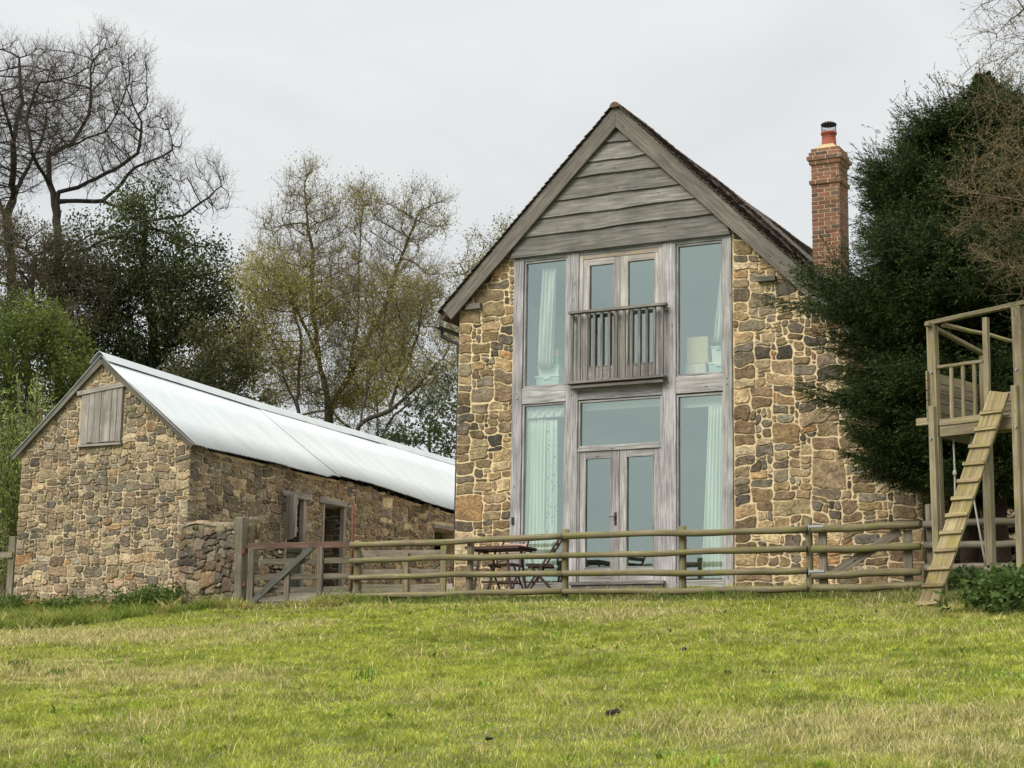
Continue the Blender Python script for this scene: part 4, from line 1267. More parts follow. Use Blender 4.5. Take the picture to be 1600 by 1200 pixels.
def colgreen(P, n):
    s = straw(P[:, 0], P[:, 1])
    g1 = np.array([.222, .288, .033]); g2 = np.array([.42, .443, .080]); g3 = np.array([.165, .225, .026]); st_ = np.array([.52, .45, .22])
    r = rs.rand(n, 1); c = g1*(1-r)+g2*r
    dkk = (vnoise(P[:, 0]*1.9, P[:, 1]*2.4, 51)[:, None] > .58)*.5
    c = c*(1-dkk)+g3*dkk
    isst = rs.rand(n) < s*.5+.06
    c[isst] = st_*rs.uniform(.6, 1.25, (isst.sum(), 1))
    c = c*(1-.25*s[:, None])+np.array([.30, .28, .10])*.25*s[:, None]
    cc = .70+.62*vnoise(P[:, 0]*6.5, P[:, 1]*6.5, 45)[:, None]*(.6+.8*vnoise(P[:, 0]*17, P[:, 1]*17, 46)[:, None])
    return c*rs.uniform(.72, 1.25, (n, 1))*cc
grass_layer('grass', 760000, .022, .055, .005, .010, 1.05, colgreen, 'short grazed meadow grass covering the sloping field')
def colstraw(P, n): return np.array([.60, .52, .30])*rs.uniform(.55, 1.25, (n, 1))*np.array([1, 1, .9])
P = field_pts(160000); P = P[rs.rand(len(P)) < straw(P[:, 0], P[:, 1])**1.5*.7+.05]
grass_layer('dry_grass', 0, .05, .13, .003, .0065, 1.17, colstraw, 'flattened dry straw coloured grass lying in patches on the field', P)
# longer grass under the fence and on the bank by the cowshed
P1 = np.stack([rs.uniform(-3.3, 8.6, 20000), rs.normal(-2.78, .16, 20000)], 1)
P2 = np.stack([rs.uniform(-13.5, -2.2, 300000), rs.uniform(-8.5, -1.5, 300000)], 1)
ING = lambda P: (P[:, 1] > -3.35+.35*((P[:, 0]+4.4)/1.1)**2) & (P[:, 0] > -5.7) & (P[:, 0] < -3.15)
P2 = P2[~ING(P2)]
P2 = P2[((P2[:, 0] < -7.1) | (P2[:, 1] < -2.35)) & (P2[:, 1] > P2[:, 0]-1.7+.9*vnoise(P2[:, 0]*1.3, P2[:, 1]*1.3, 82)) & (vnoise(P2[:, 0]*2.1, P2[:, 1]*2.6, 81)+.35*sstep(-4.5, -2.5, P2[:, 1])*sstep(-6, -8, P2[:, 0]) > .33)]
P3 = np.stack([rs.uniform(5.2, 9.5, 16000), rs.normal(-4.9, .35, 16000)], 1)
def collong(P, n):
    r = rs.rand(n, 1); c = np.array([.10, .155, .028])*(1-r)+np.array([.20, .25, .06])*r
    k = rs.rand(n) < .14+.25*(vnoise(P[:, 0]*1.5, P[:, 1]*2, 61) > .55); c[k] = np.array([.44, .38, .18])*rs.uniform(.6, 1.1, (k.sum(), 1))
    return c
grass_layer('long_grass', 0, .04, .11, .006, .012, .9, collong, 'rougher longer grass along the fence foot and the bank by the cowshed', np.concatenate([P1, P3]))
def colbank(P, n):
    r = rs.rand(n, 1); c = np.array([.095, .15, .022])*(1-r)+np.array([.23, .30, .055])*r
    k = rs.rand(n) < .16+.5*(vnoise(P[:, 0]*2.2, P[:, 1]*3, 63) > .62); c[k] = np.array([.46, .40, .15])*rs.uniform(.6, 1.1, (k.sum(), 1))
    return c
grass_layer('rough_grass', 0, .07, .19, .006, .012, 1.0, colbank, 'dark tussocky grass on the bank in front of the cowshed', P2)

Pw = field_pts(1500)
Pw = Pw[(fbm(Pw[:, 0]*.8, Pw[:, 1]*.8, 91) > .47)][:260]
Pl = np.repeat(Pw, 9, 0)+rs.normal(0, .022, (len(Pw)*9, 2))
def colw(P, n): return (np.array([.15, .24, .035])*(1-rs.rand(n, 1))+np.array([.26, .35, .06])*rs.rand(n, 1))
Vw, Fw, cw_ = blades(Pl, rs.uniform(.04, .08, len(Pl)), rs.uniform(.02, .035, len(Pl)), 1.1, colw(Pl, len(Pl)))
tag(np_mesh('meadow_weeds', Vw, Fw, M['grass'], col=cw_), 'small broad leaved weeds scattered through the meadow grass', 'ground cover', kind='stuff')
# gravel by the gate
rg = np.random.RandomState(3); n = 18000
gxx = rg.uniform(-5.7, -3.0, n); gyy = rg.uniform(-3.4, .6, n)
kp = gyy > np.where(gxx < -3.2, -3.3+.35*((gxx+4.4)/1.1)**2, -2.3); gxx, gyy = gxx[kp], gyy[kp]; n = len(gxx)
gzz = H(gxx, gyy)+.01
s = rg.uniform(.012, .035, n)
oc = np.array([[1, 0, 0], [-1, 0, 0], [0, 1, 0], [0, -1, 0], [0, 0, 1], [0, 0, -1]])
V = (np.stack([gxx, gyy, gzz], 1)[:, None]+oc[None]*s[:, None, None]*rg.uniform(.6, 1.2, (n, 6, 1))).reshape(-1, 3)
tf_ = np.array([[0, 2, 4], [2, 1, 4], [1, 3, 4], [3, 0, 4], [2, 0, 5], [1, 2, 5], [3, 1, 5], [0, 3, 5]])
Fq = (np.arange(n)[:, None, None]*6+tf_[None]).reshape(-1, 3)
cg = np.repeat(np.array([.26, .27, .29])*rg.uniform(.5, 1.5, (n, 1)), 6, 0)
tag(np_mesh('gravel', V, Fq, M['gravel'], col=cg), 'grey gravel on the track under the field gate', 'gravel', kind='stuff')

yx, yy_ = np.meshgrid(np.arange(-7.25, 6.9, .2), np.arange(-2.42, 9, .2), indexing='ij')
V = np.stack([yx, yy_, H(yx, yy_)+.006], -1).reshape(-1, 3); ny2 = yx.shape[1]
i, j = np.meshgrid(np.arange(yx.shape[0]-1), np.arange(ny2-1), indexing='ij'); sel = ~((yx[:-1, :-1] > -3.0) & (yy_[:-1, :-1] > -.12))
k = (i*ny2+j)[sel]
M['yard'] = simple('yard', (.20, .18, .15), .95, .4, 6, bmp=.6)
tag(np_mesh('yard', V, np.stack([k, k+ny2, k+ny2+1, k+1], 1), M['yard'], smooth=True), kind='structure')

# droppings, a white stone, a docken
def clod(px, py, r, colr, label, cat, name):
    p = ter(px, py); p[2] = Hs(p[0], p[1])+.012
    rg2 = np.random.RandomState(int(px)); mb = MB(); mb.col = colr
    for q in range(5):
        c = p+np.array((rg2.uniform(-1, 1)*r, rg2.uniform(-1, 1)*r, rg2.uniform(.2, .9)*r)); rr = r*rg2.uniform(.45, .8)
        lathe(mb, [(rr*.3, c[2]-rr*.7), (rr*.85, c[2]-rr*.3), (rr, c[2]+rr*.1), (rr*.7, c[2]+rr*.6), (rr*.15, c[2]+rr*.85)], c[0], c[1], 8)
    mm = simple(name+'_mat', colr, .9, .3, 30, bmp=.6)
    tag(mb.build(name, mm, None, tuple(p), smooth=True), label, cat)
clod(1067, 1022, .038, (.02, .017, .012), 'small dark dropping on the grass below the third fence post', 'dropping', 'dropping')
clod(960, 1124, .036, (.018, .016, .012), 'dark dropping in the middle of the field near the bottom', 'dropping', 'dropping')
clod(767, 1160, .022, (.02, .018, .014), 'tiny dark dropping at the bottom of the field, left of the larger one', 'dropping', 'dropping')
clod(1138, 1056, .022, (.03, .03, .02), 'little dark dropping right of the field centre', 'dropping', 'dropping')
def tuft(px, py, n, h, label, c0, name='grass_tuft', cat='tuft'):
    p = ter(px, py); P = np.stack([rs.normal(p[0], .05, n), rs.normal(p[1], .05, n)], 1)
    V, Fq, c = blades(P, rs.uniform(.6, 1.1, n)*h, np.full(n, .012), .5, np.array(c0)*rs.uniform(.7, 1.3, (n, 1)))
    tag(np_mesh(name, V, Fq, M['grass'], col=c, origin=(p[0], p[1], Hs(p[0], p[1]))), label, cat)
tuft(563, 1066, 26, .14, 'upright bright green grass tuft left of the field centre', (.09, .20, .025))
tuft(88, 1055, 70, .07, 'flat dark green weed on the dry grass at the left', (.06, .15, .02), 'weed', 'weed')
tuft(20, 1042, 60, .07, 'dark weed by the left edge of the field', (.04, .09, .02), 'weed', 'weed')

# ================================================================== TREES
def prisms(P0, P1, r0, r1, k=4, up_=None):
    d = P1-P0; L = np.linalg.norm(d, axis=1, keepdims=True); d = d/np.maximum(L, 1e-9)
    a = np.cross(d, np.array([.3, .2, .93])); a /= np.maximum(np.linalg.norm(a, axis=1, keepdims=True), 1e-6)
    b = np.cross(d, a)
    n = len(P0); V = np.empty((n, 2*k, 3))
    for i in range(k):
        t = 2*math.pi*i/k; o = a*math.cos(t)+b*math.sin(t)
        V[:, i] = P0+o*r0[:, None]; V[:, k+i] = P1+o*r1[:, None]
    f = np.array([[i, (i+1) % k, k+(i+1) % k, k+i] for i in range(k)])
    return V.reshape(-1, 3), (np.arange(n)[:, None, None]*2*k+f[None]).reshape(-1, 4)

def colonize(rs, att, seeds, step, infl, kill, maxit=200, wob=.25, grav=0.):
    """space colonisation; seeds: list of polylines (first starts at the ground, later start on an earlier one)"""
    pos = []; par = []
    def add(p, q): pos.append(np.array(p, float)); par.append(q); return len(pos)-1
    for pl in seeds:
        pl = [np.array(p, float) for p in pl]
        if not pos: last = add(pl[0], -1)
        else:
            dd_ = [np.linalg.norm(q-pl[0]) for q in pos]; last = int(np.argmin(dd_))
        for a, b in zip([pos[last]]+pl[1:-1], pl[1:]):
            L = np.linalg.norm(b-a); m_ = max(1, int(L/step)); side = rs.normal(0, 1, 3)*L*.05*wob*2
            for s in range(1, m_+1):
                q = s/m_; last = add(a+(b-a)*q+side*math.sin(q*math.pi)+rs.normal(0, step*.12*wob*2, 3), last)
    att = att.copy(); alive = np.ones(len(att), bool)
    NP = np.array(pos); D2 = np.full(len(att), 1e18); NI = np.zeros(len(att), int)
    def upd(i0):
        nonlocal D2, NI
        arr = np.array(pos[i0:])
        for c0 in range(0, len(arr), 400):
            ch_ = arr[c0:c0+400]
            d = ((att[:, None]-ch_[None])**2).sum(2); m_ = d.argmin(1); dm = d[np.arange(len(att)), m_]
            b = dm < D2; D2[b] = dm[b]; NI[b] = i0+c0+m_[b]
    upd(0)
    kids = {}
    for it in range(maxit):
        alive &= D2 > kill*kill
        act = alive & (D2 < infl*infl)
        if not act.any():
            if not alive.any(): break
            act = alive & (D2 <= np.sort(D2[alive])[min(20, alive.sum()-1)])
        idx = NI[act]; dv = att[act]-np.array(pos)[idx]; dv /= np.linalg.norm(dv, axis=1, keepdims=True)+1e-9
        u, inv = np.unique(idx, return_inverse=True)
        s = np.zeros((len(u), 3)); np.add.at(s, inv, dv)
        s += rs.normal(0, wob, s.shape); s[:, 2] -= grav
        s /= np.linalg.norm(s, axis=1, keepdims=True)+1e-9
        i0 = len(pos)
        for q, d in zip(u, s):
            if kids.get(q, 0) >= 3: continue
            kids[q] = kids.get(q, 0)+1
            add(pos[q]+d*step, int(q))
        if len(pos) == i0: break
        upd(i0)
        if len(pos) > 9000: break
    pos = np.array(pos); par = np.array(par)
    nch = np.zeros(len(pos), int)
    for i in range(1, len(pos)): nch[par[i]] += 1
    return pos, par, nch

def radii(pos, par, tip, e=2.3, rmax=None):
    acc = np.zeros(len(pos)); r = np.zeros(len(pos))
    for i in range(len(pos)-1, -1, -1):
        r[i] = max(tip, acc[i]**(1/e))
        if par[i] >= 0: acc[par[i]] += r[i]**e
    if rmax: r = np.minimum(r*1.0, rmax) if r[0] <= rmax else r*(tip/r+(1-tip/r)*(rmax/r[0]))
    return r

def ell(rs, blobs, n):
    vol = np.array([b[1][0]*b[1][1]*b[1][2] for b in blobs]); k = rs.choice(len(blobs), n, p=vol/vol.sum())
    d = rs.normal(0, 1, (n, 3)); d /= np.linalg.norm(d, axis=1, keepdims=True); q = rs.rand(n, 1)**(1/2.5)
    C = np.array([b[0] for b in blobs])[k]; Rr = np.array([b[1] for b in blobs])[k]
    return C+d*q*Rr

def twigs(rs, P, Dv, n_each, L, r, bend=.6, upb=.25, seg=3, sub=0):
    """thin bent shoots from points P with parent directions Dv"""
    P = np.repeat(P, n_each, 0); Dv = np.repeat(Dv, n_each, 0); n = len(P)
    d = Dv*.6+rs.normal(0, .6, (n, 3)); d[:, 2] += upb; d /= np.linalg.norm(d, axis=1, keepdims=True)
    Ln = L*rs.uniform(.5, 1.2, n)
    A0, A1, R0, R1 = [], [], [], []; ends = []; dirs = []
    p = P
    for s in range(seg):
        q = p+d*(Ln/seg)[:, None]
        A0.append(p); A1.append(q); R0.append(np.full(n, r*(1-s/seg*.7))); R1.append(np.full(n, r*(1-(s+1)/seg*.7)))
        ends.append(q); dirs.append(d.copy())
        p = q; d = d+rs.normal(0, bend*.5, d.shape); d[:, 2] += upb*.3; d /= np.linalg.norm(d, axis=1, keepdims=True)
    E = np.concatenate(ends); Dd = np.concatenate(dirs)
    out = [np.concatenate(A0), np.concatenate(A1), np.concatenate(R0), np.concatenate(R1)]
    if sub:
        o2, E2, D2 = twigs(rs, E, Dd, sub, L*.45, r*.6, bend, upb, 2, 0)
        out = [np.concatenate([a, b]) for a, b in zip(out, o2)]; E = np.concatenate([E, E2]); Dd = np.concatenate([Dd, D2])
    return out, E, Dd

def leaves(rs, P, size, col, droop=.2, asp=.5, spread=0., upw=.5):
    n = len(P); P = P+rs.normal(0, 1, (n, 3))*spread
    a = rs.normal(0, 1, (n, 3)); a[:, 2] -= droop*2; a /= np.linalg.norm(a, axis=1, keepdims=True)
    nn = rs.normal(0, 1, (n, 3)); nn[:, 2] += upw*2; b = np.cross(a, nn); b /= np.linalg.norm(b, axis=1, keepdims=True)+1e-9
    s = (size*rs.uniform(.6, 1.3, n))[:, None]
    fold = np.cross(a, b)*s*.12
    V = np.stack([P, P+a*s*.5+b*s*asp*.5+fold, P+a*s, P+a*s*.5-b*s*asp*.5+fold], 1).reshape(-1, 3)
    return V, (np.arange(n)[:, None]*4+np.arange(4)[None]), np.repeat(col, 4, 0)

def make_tree(name, label, cat, seed, base, seeds, blobs, natt, step, infl, kill, tip, rtrunk, barkc, twig=None, leaf=None, group=None, wob=.25, grav=0., hollow=None):
    rs = np.random.RandomState(seed)
    att = ell(rs, blobs, natt)
    if hollow: att = att[hollow(att)]
    pos, par, nch = colonize(rs, att, seeds, step, infl, kill, wob=wob, grav=grav)
    r = radii(pos, par, tip, 2.25, rtrunk)
    t = empty(name, tuple(base), label, cat, group)
    i = np.arange(1, len(pos)); P0, P1 = pos[par[i]], pos[i]
    big = r[i] > tip*4
    rp = np.minimum(r[par[i]], r[i]*1.6)
    Vs, Fs = [], []; off = 0
    for sel, k in ((big, 8), (~big, 4)):
        if sel.any():
            V, Fc = prisms(P0[sel], P1[sel]+(P1[sel]-P0[sel])*.06, rp[sel], r[i][sel], k); Vs.append(V); Fs.append(Fc+off); off += len(V)
    V = np.concatenate(Vs); c = np.tile(np.array(barkc), (len(V), 1))*rs.uniform(.85, 1.15, (len(V), 1))
    np_mesh('trunk', V, np.concatenate(Fs), M['bark'], t, col=c, smooth=True)
    d = P1-P0; d /= np.linalg.norm(d, axis=1, keepdims=True)+1e-9
    thin = (r[i] < tip*2.2)
    Pt, Dt = P1[thin], d[thin]
    if twig is None: return t, Pt, Dt
    out, E, Ed = twigs(rs, Pt, Dt, **{k: v for k, v in twig.items() if k != 'col'})
    V, Fc = prisms(out[0], out[1], out[2], out[3], 3)
    c = np.tile(np.array(twig.get('col', barkc)), (len(V), 1))
    if leaf is None:
        np_mesh('crown', V, Fc, M['bark'], t, col=c)
        return t, E, Ed
    tw = np_mesh('twigs', V, Fc, M['bark'], t, col=c)
    sel = rs.rand(len(E)) < leaf.get('dens', 1)
    if 'mask' in leaf: sel &= leaf['mask'](E, rs)
    Q = np.repeat(E[sel], leaf['n'], 0)
    cl = leaf['cols']; w_ = rs.rand(len(Q), 1); cn = vnoise(Q[:, 0]*leaf.get('cf', .9)+Q[:, 1]*.4, Q[:, 2]*leaf.get('cf', .9), seed)[:, None]
    w_ = np.clip(.5*w_+cn*1.1-.3, 0, 1)
    col = np.array(cl[0])*(1-w_)+np.array(cl[1])*w_
    col = col*rs.uniform(.7, 1.3, (len(Q), 1))
    V, Fc, c = leaves(rs, Q, leaf['size'], col, leaf.get('droop', .2), leaf.get('asp', .5), leaf.get('spread', .1), leaf.get('upw', .5))
    np_mesh('crown', V, Fc, M['leaf'], t, col=c)
    return t, E, Ed

def gpt(px, D, py=980):
    p = at(px, py, D); p[2] = Hs(p[0], p[1])-.1; return p
def bl_(px, py, D, rx, ry_, rd=None):
    s = D/F_; return (at(px, py, D), ((rd or rx)*s, (rd or rx)*s, ry_*s))
def pl_(D, *pts): return [at(x, y, D+(q[0] if q else 0)) for x, y, *q in pts]

BK = (.030, .025, .021)
# two big bare oaks, far left
D = 82
b = gpt(8, D)
make_tree('oak_tree', 'large bare oak whose trunk stands at the left edge of the photo', 'tree', 3, b,
          [[b]+pl_(D, (6, 560), (10, 340)), pl_(D, (10, 340), (30, 290, 2), (55, 240, 3), (75, 170, 3)), pl_(D, (10, 340), (-15, 270, -2), (-40, 190, -3)),
           pl_(D, (30, 290), (22, 220, -1), (2, 150, -2)), pl_(D, (22, 220), (35, 160, 0), (30, 90, 0))],
          [bl_(10, 190, D, 120, 145), bl_(70, 130, D, 70, 75), bl_(-60, 220, D, 120, 150)], 3000, .42, 3.2, .54, .016, .44, BK,
          dict(n_each=4, L=.8, r=.0075, bend=.5, upb=.40, seg=3, sub=2, col=(.085, .068, .055)), wob=.24, grav=-.30)
D = 78
b = gpt(96, D)
make_tree('oak_tree', 'bare spreading oak behind the dark holly, its long limb reaching right over it', 'tree', 5, b,
          [[b]+pl_(D, (92, 600), (88, 335)), pl_(D, (88, 335), (78, 285), (76, 240), (110, 225, 2), (140, 180, 2), (142, 110, 2)), pl_(D, (78, 285), (50, 240, -2), (40, 190, -2), (62, 130, -2)),
           pl_(D, (88, 335), (92, 300), (150, 280, 1), (215, 240, 1), (222, 190, 1)), pl_(D, (92, 315, 0), (160, 315, 1), (210, 262, 1), (268, 235, 1)), pl_(D, (110, 225, 2), (165, 205, 3), (200, 130, 3)),
           pl_(D, (160, 315, 1), (230, 345, 1), (290, 335, 1), (345, 290, 1))],
          [bl_(150, 190, D, 95, 120), bl_(175, 115, D, 75, 70), bl_(235, 230, D, 62, 85), bl_(328, 292, D, 44, 58), bl_(80, 170, D, 70, 110), bl_(262, 290, D, 40, 60)], 3300, .42, 3.0, .52, .016, .48, BK,
          dict(n_each=4, L=.8, r=.0075, bend=.5, upb=.40, seg=3, sub=2, col=(.085, .068, .055)), wob=.24, grav=-.30)
# holly, dark and dense
D = 62
b = gpt(240, D)
make_tree('holly_tree', 'tall dark evergreen holly rising behind the cowshed roof', 'tree', 8, b,
          [[b]+pl_(D, (235, 640), (225, 420), (225, 330))],
          [bl_(215, 370, D, 85, 75), bl_(262, 470, D, 120, 100), bl_(150, 440, D, 90, 85), bl_(335, 540, D, 70, 110), bl_(228, 315, D, 30, 36), bl_(290, 400, D, 55, 55), bl_(200, 560, D, 120, 80)], 1700, .5, 3, .8, .03, .4, BK,
          dict(n_each=3, L=.7, r=.012, seg=2, sub=1), dict(n=11, size=.125, cols=((.024, .034, .011), (.072, .088, .030)), spread=.24, asp=.6, dens=.95))
D = 60
b = gpt(40, D)
make_tree('thorn_tree', 'brownish bare twiggy tree below the oaks at the left', 'tree', 9, b,
          [[b]+pl_(D, (45, 600), (50, 480), (60, 400))],
          [bl_(50, 420, D, 110, 75), bl_(120, 450, D, 75, 75), bl_(-20, 400, D, 80, 90), bl_(80, 500, D, 110, 60)], 1700, .42, 2.6, .65, .02, .3, (.09, .07, .055),
          dict(n_each=5, L=.7, r=.012, seg=3, sub=2, col=(.11, .085, .06), bend=.9), dict(n=1, size=.10, cols=((.04, .05, .022), (.10, .09, .04)), spread=.15, dens=1.0), wob=.5)
D = 52
b = gpt(40, D)
make_tree('sallow_tree', 'bright green leafy tree at the left edge behind the gable of the cowshed', 'tree', 12, b,
          [[b]+pl_(D, (40, 700), (45, 560))],
          [bl_(35, 540, D, 105, 60), bl_(100, 590, D, 75, 60), bl_(-10, 600, D, 80, 90), bl_(30, 680, D, 90, 80), bl_(-10, 770, D, 90, 80)], 1100, .4, 2.4, .7, .018, .2, (.09, .08, .055),
          dict(n_each=4, L=.6, r=.010, seg=3, sub=1, upb=.5), dict(n=7, size=.115, cols=((.055, .080, .018), (.15, .185, .038)), spread=.16, asp=.5, dens=.9, cf=1.3))
D = 54
b = gpt(355, D)
make_tree('olive_tree', 'olive brown leafy tree between the holly and the birch', 'tree', 13, b,
          [[b]+pl_(D, (352, 700), (345, 580))],
          [bl_(335, 580, D, 70, 62), bl_(385, 635, D, 50, 50), bl_(300, 620, D, 80, 40), bl_(400, 560, D, 25, 60)], 700, .4, 2.4, .7, .018, .2, (.06, .05, .04),
          dict(n_each=4, L=.6, r=.010, seg=3, sub=1), dict(n=5, size=.12, cols=((.035, .045, .018), (.10, .095, .035)), spread=.16, dens=.9))
# birch group
D = 60
b = gpt(516, D)
def bmask(E, rs):
    # catkins and young leaves thicker in flat bands of the crown, thin at the very top
    h = E[:, 2]; f = vnoise(E[:, 0]*.55+E[:, 1]*.3, h*.95, 71)
    top = sstep(13.2, 10.6, h)
    return rs.rand(len(E)) < np.clip(.30+.75*sstep(.42, .66, f), 0, 1)*(.30+.70*top)
lbirch = dict(n=2, size=.068, cols=((.18, .160, .045), (.37, .335, .10)), spread=.2, asp=.6, droop=.8, mask=bmask, cf=.8)
tb_ = dict(n_each=4, L=.62, r=.0075, seg=3, sub=2, col=(.15, .12, .07), upb=.45, bend=.6)
make_tree('birch_tree', 'tall forked birch with olive brown catkins in the middle of the tree line', 'tree', 14, b,
          [[b]+pl_(D, (516, 690), (514, 640)), pl_(D, (514, 640), (500, 570, 1), (485, 470, 1), (488, 390, 1), (478, 300, 1)), pl_(D, (500, 570), (470, 500, -1), (440, 420, -2)),
           pl_(D, (514, 640), (545, 590, 0), (585, 510, 1), (620, 420, 1), (655, 330, 1)), pl_(D, (545, 590), (560, 500, 2), (562, 380, 2), (565, 310, 2))],
          [bl_(480, 305, D, 42, 50), bl_(468, 375, D, 75, 60), bl_(565, 335, D, 48, 52), bl_(655, 345, D, 55, 55), bl_(425, 445, D, 55, 50), bl_(520, 450, D, 110, 70), bl_(630, 450, D, 70, 70), bl_(560, 540, D, 90, 60), bl_(440, 600, D, 60, 50), bl_(540, 610, D, 80, 45), bl_(525, 350, D, 45, 60), bl_(612, 370, D, 45, 60)],
          4700, .30, 2.4, .42, .011, .19, (.075, .06, .045), tb_, lbirch, wob=.24, grav=-.65)
D = 57
b = gpt(472, D)
make_tree('birch_tree', 'slim birch standing left of the forked one behind the roof', 'tree', 15, b,
          [[b]+pl_(D, (472, 690), (468, 580), (462, 500), (445, 430)), pl_(D, (470, 640), (440, 560, 1), (405, 480, 1))],
          [bl_(425, 470, D, 48, 70), bl_(400, 540, D, 38, 60), bl_(455, 560, D, 40, 50), bl_(400, 440, D, 30, 45)], 1500, .30, 2.2, .42, .011, .12, (.05, .042, .035), tb_, dict(lbirch, n=3), wob=.3, grav=-.4)
D = 56
b = gpt(560, D)
make_tree('alder_tree', 'leaning tree with a thick limb curving right towards the house corner', 'tree', 16, b,
          [[b]+pl_(D, (556, 700), (560, 668)), pl_(D, (560, 668), (610, 640, 0), (650, 605, 0), (690, 560, 0)), pl_(D, (556, 690), (575, 600, 1), (600, 520, 1)), pl_(D, (610, 640), (640, 560, 1), (660, 500, 1)), pl_(D, (650, 605), (690, 590, 1))],
          [bl_(650, 480, D, 60, 50), bl_(700, 540, D, 35, 75), bl_(610, 560, D, 50, 60), bl_(670, 605, D, 55, 40), bl_(600, 490, D, 45, 45)], 2000, .30, 2.2, .42, .011, .18, (.055, .045, .035), tb_, dict(lbirch, n=1), wob=.3, grav=-.35)
D = 50
b = gpt(775, D)
make_tree('ash_tree', 'thin yellowish tree peeping over the left slope of the house roof', 'tree', 17, b,
          [[b]+pl_(D, (775, 600), (778, 430), (790, 350)), pl_(D, (775, 560), (745, 480), (720, 410))],
          [bl_(780, 410, D, 45, 65), bl_(738, 440, D, 42, 70), bl_(795, 352, D, 18, 24), bl_(725, 520, D, 40, 60)], 900, .30, 2, .45, .014, .14, (.13, .115, .09),
          dict(n_each=4, L=.5, r=.008, seg=3, sub=1, col=(.20, .18, .14)), dict(n=3, size=.075, cols=((.16, .16, .07), (.34, .30, .12)), spread=.10, dens=.55), wob=.4)
# ivy clad shrubs right above the cowshed roof
D = 50
b = gpt(668, D)
make_tree('ivy_bush', 'dark ivy bush between the cowshed roof and the house corner', 'bush', 18, b,
          [[b]+pl_(D, (668, 750), (670, 670))],
          [bl_(672, 668, D, 42, 48), bl_(700, 620, D, 28, 60), bl_(628, 690, D, 50, 28), bl_(690, 700, D, 40, 40)], 700, .3, 2, .5, .012, .10, (.06, .05, .04),
          dict(n_each=3, L=.45, r=.008, seg=2, sub=1), dict(n=5, size=.105, cols=((.028, .045, .02), (.10, .12, .055)), spread=.12, asp=.7, dens=.85))
# pale blossom scrub seen through the birch stems
D = 66
b = gpt(590, D)
make_tree('blackthorn_scrub', 'pale flecked thorn scrub showing between the birch stems', 'scrub', 19, b,
          [[b]+pl_(D, (590, 700), (590, 620)), pl_(D, (590, 700), (520, 640)), pl_(D, (590, 700), (650, 620))],
          [bl_(560, 640, D, 100, 55), bl_(640, 600, D, 70, 60), bl_(470, 640, D, 70, 50), bl_(430, 680, D, 60, 40)], 900, .45, 2.6, .7, .014, .1, (.07, .06, .05),
          dict(n_each=4, L=.7, r=.010, seg=3, sub=1, col=(.12, .10, .08)), dict(n=2, size=.09, cols=((.06, .08, .03), (.45, .44, .36)), spread=.2, dens=.45), wob=.5)
# upright green shoots beside the gable
D = 36
b = gpt(40, D, 930)
t = empty('willow_bush', tuple(b), 'upright light green willow shoots left of the cowshed gable', 'bush')
rsb = np.random.RandomState(31); P0, P1, LP = [], [], []
for k in range(95):
    px = rsb.uniform(-30, 100); bx = at(px*.6+14, 900, D+rsb.uniform(-1.2, 1.2)); bx[2] = Hs(bx[0], bx[1])
    topy = np.interp(px, (-30, 20, 60, 100), (640, 600, 600, 650))+rsb.uniform(-12, 130)
    tp = at(px+rsb.uniform(-8, 8), topy, D+rsb.uniform(-1.5, 1.5))
    n = 16; prev = bx
    for s in range(1, n+1):
        q = s/n; p = bx+(tp-bx)*np.array([q**1.6, q**1.6, q])+rsb.normal(0, .015, 3)
        P0.append(prev); P1.append(p); prev = p
        if q > .12: LP += [p+(prev-p)*rsb.rand() for _ in range(9)]
P0, P1 = np.array(P0), np.array(P1)
V, Fc = prisms(P0, P1, np.full(len(P0), .012), np.full(len(P0), .010), 4)
np_mesh('stems', V, Fc, M['bark'], t, col=np.tile((.13, .11, .06), (len(V), 1)))
LP = np.array(LP); c = np.array((.11, .16, .035))*(1-rsb.rand(len(LP), 1))+np.array((.24, .29, .085))*rsb.rand(len(LP), 1)
V, Fc, c = leaves(rsb, LP, .085, c*rsb.uniform(.7, 1.2, (len(LP), 1)), -.6, .45, .045, .2)
np_mesh('leaves', V, Fc, M['leaf'], t, col=c)

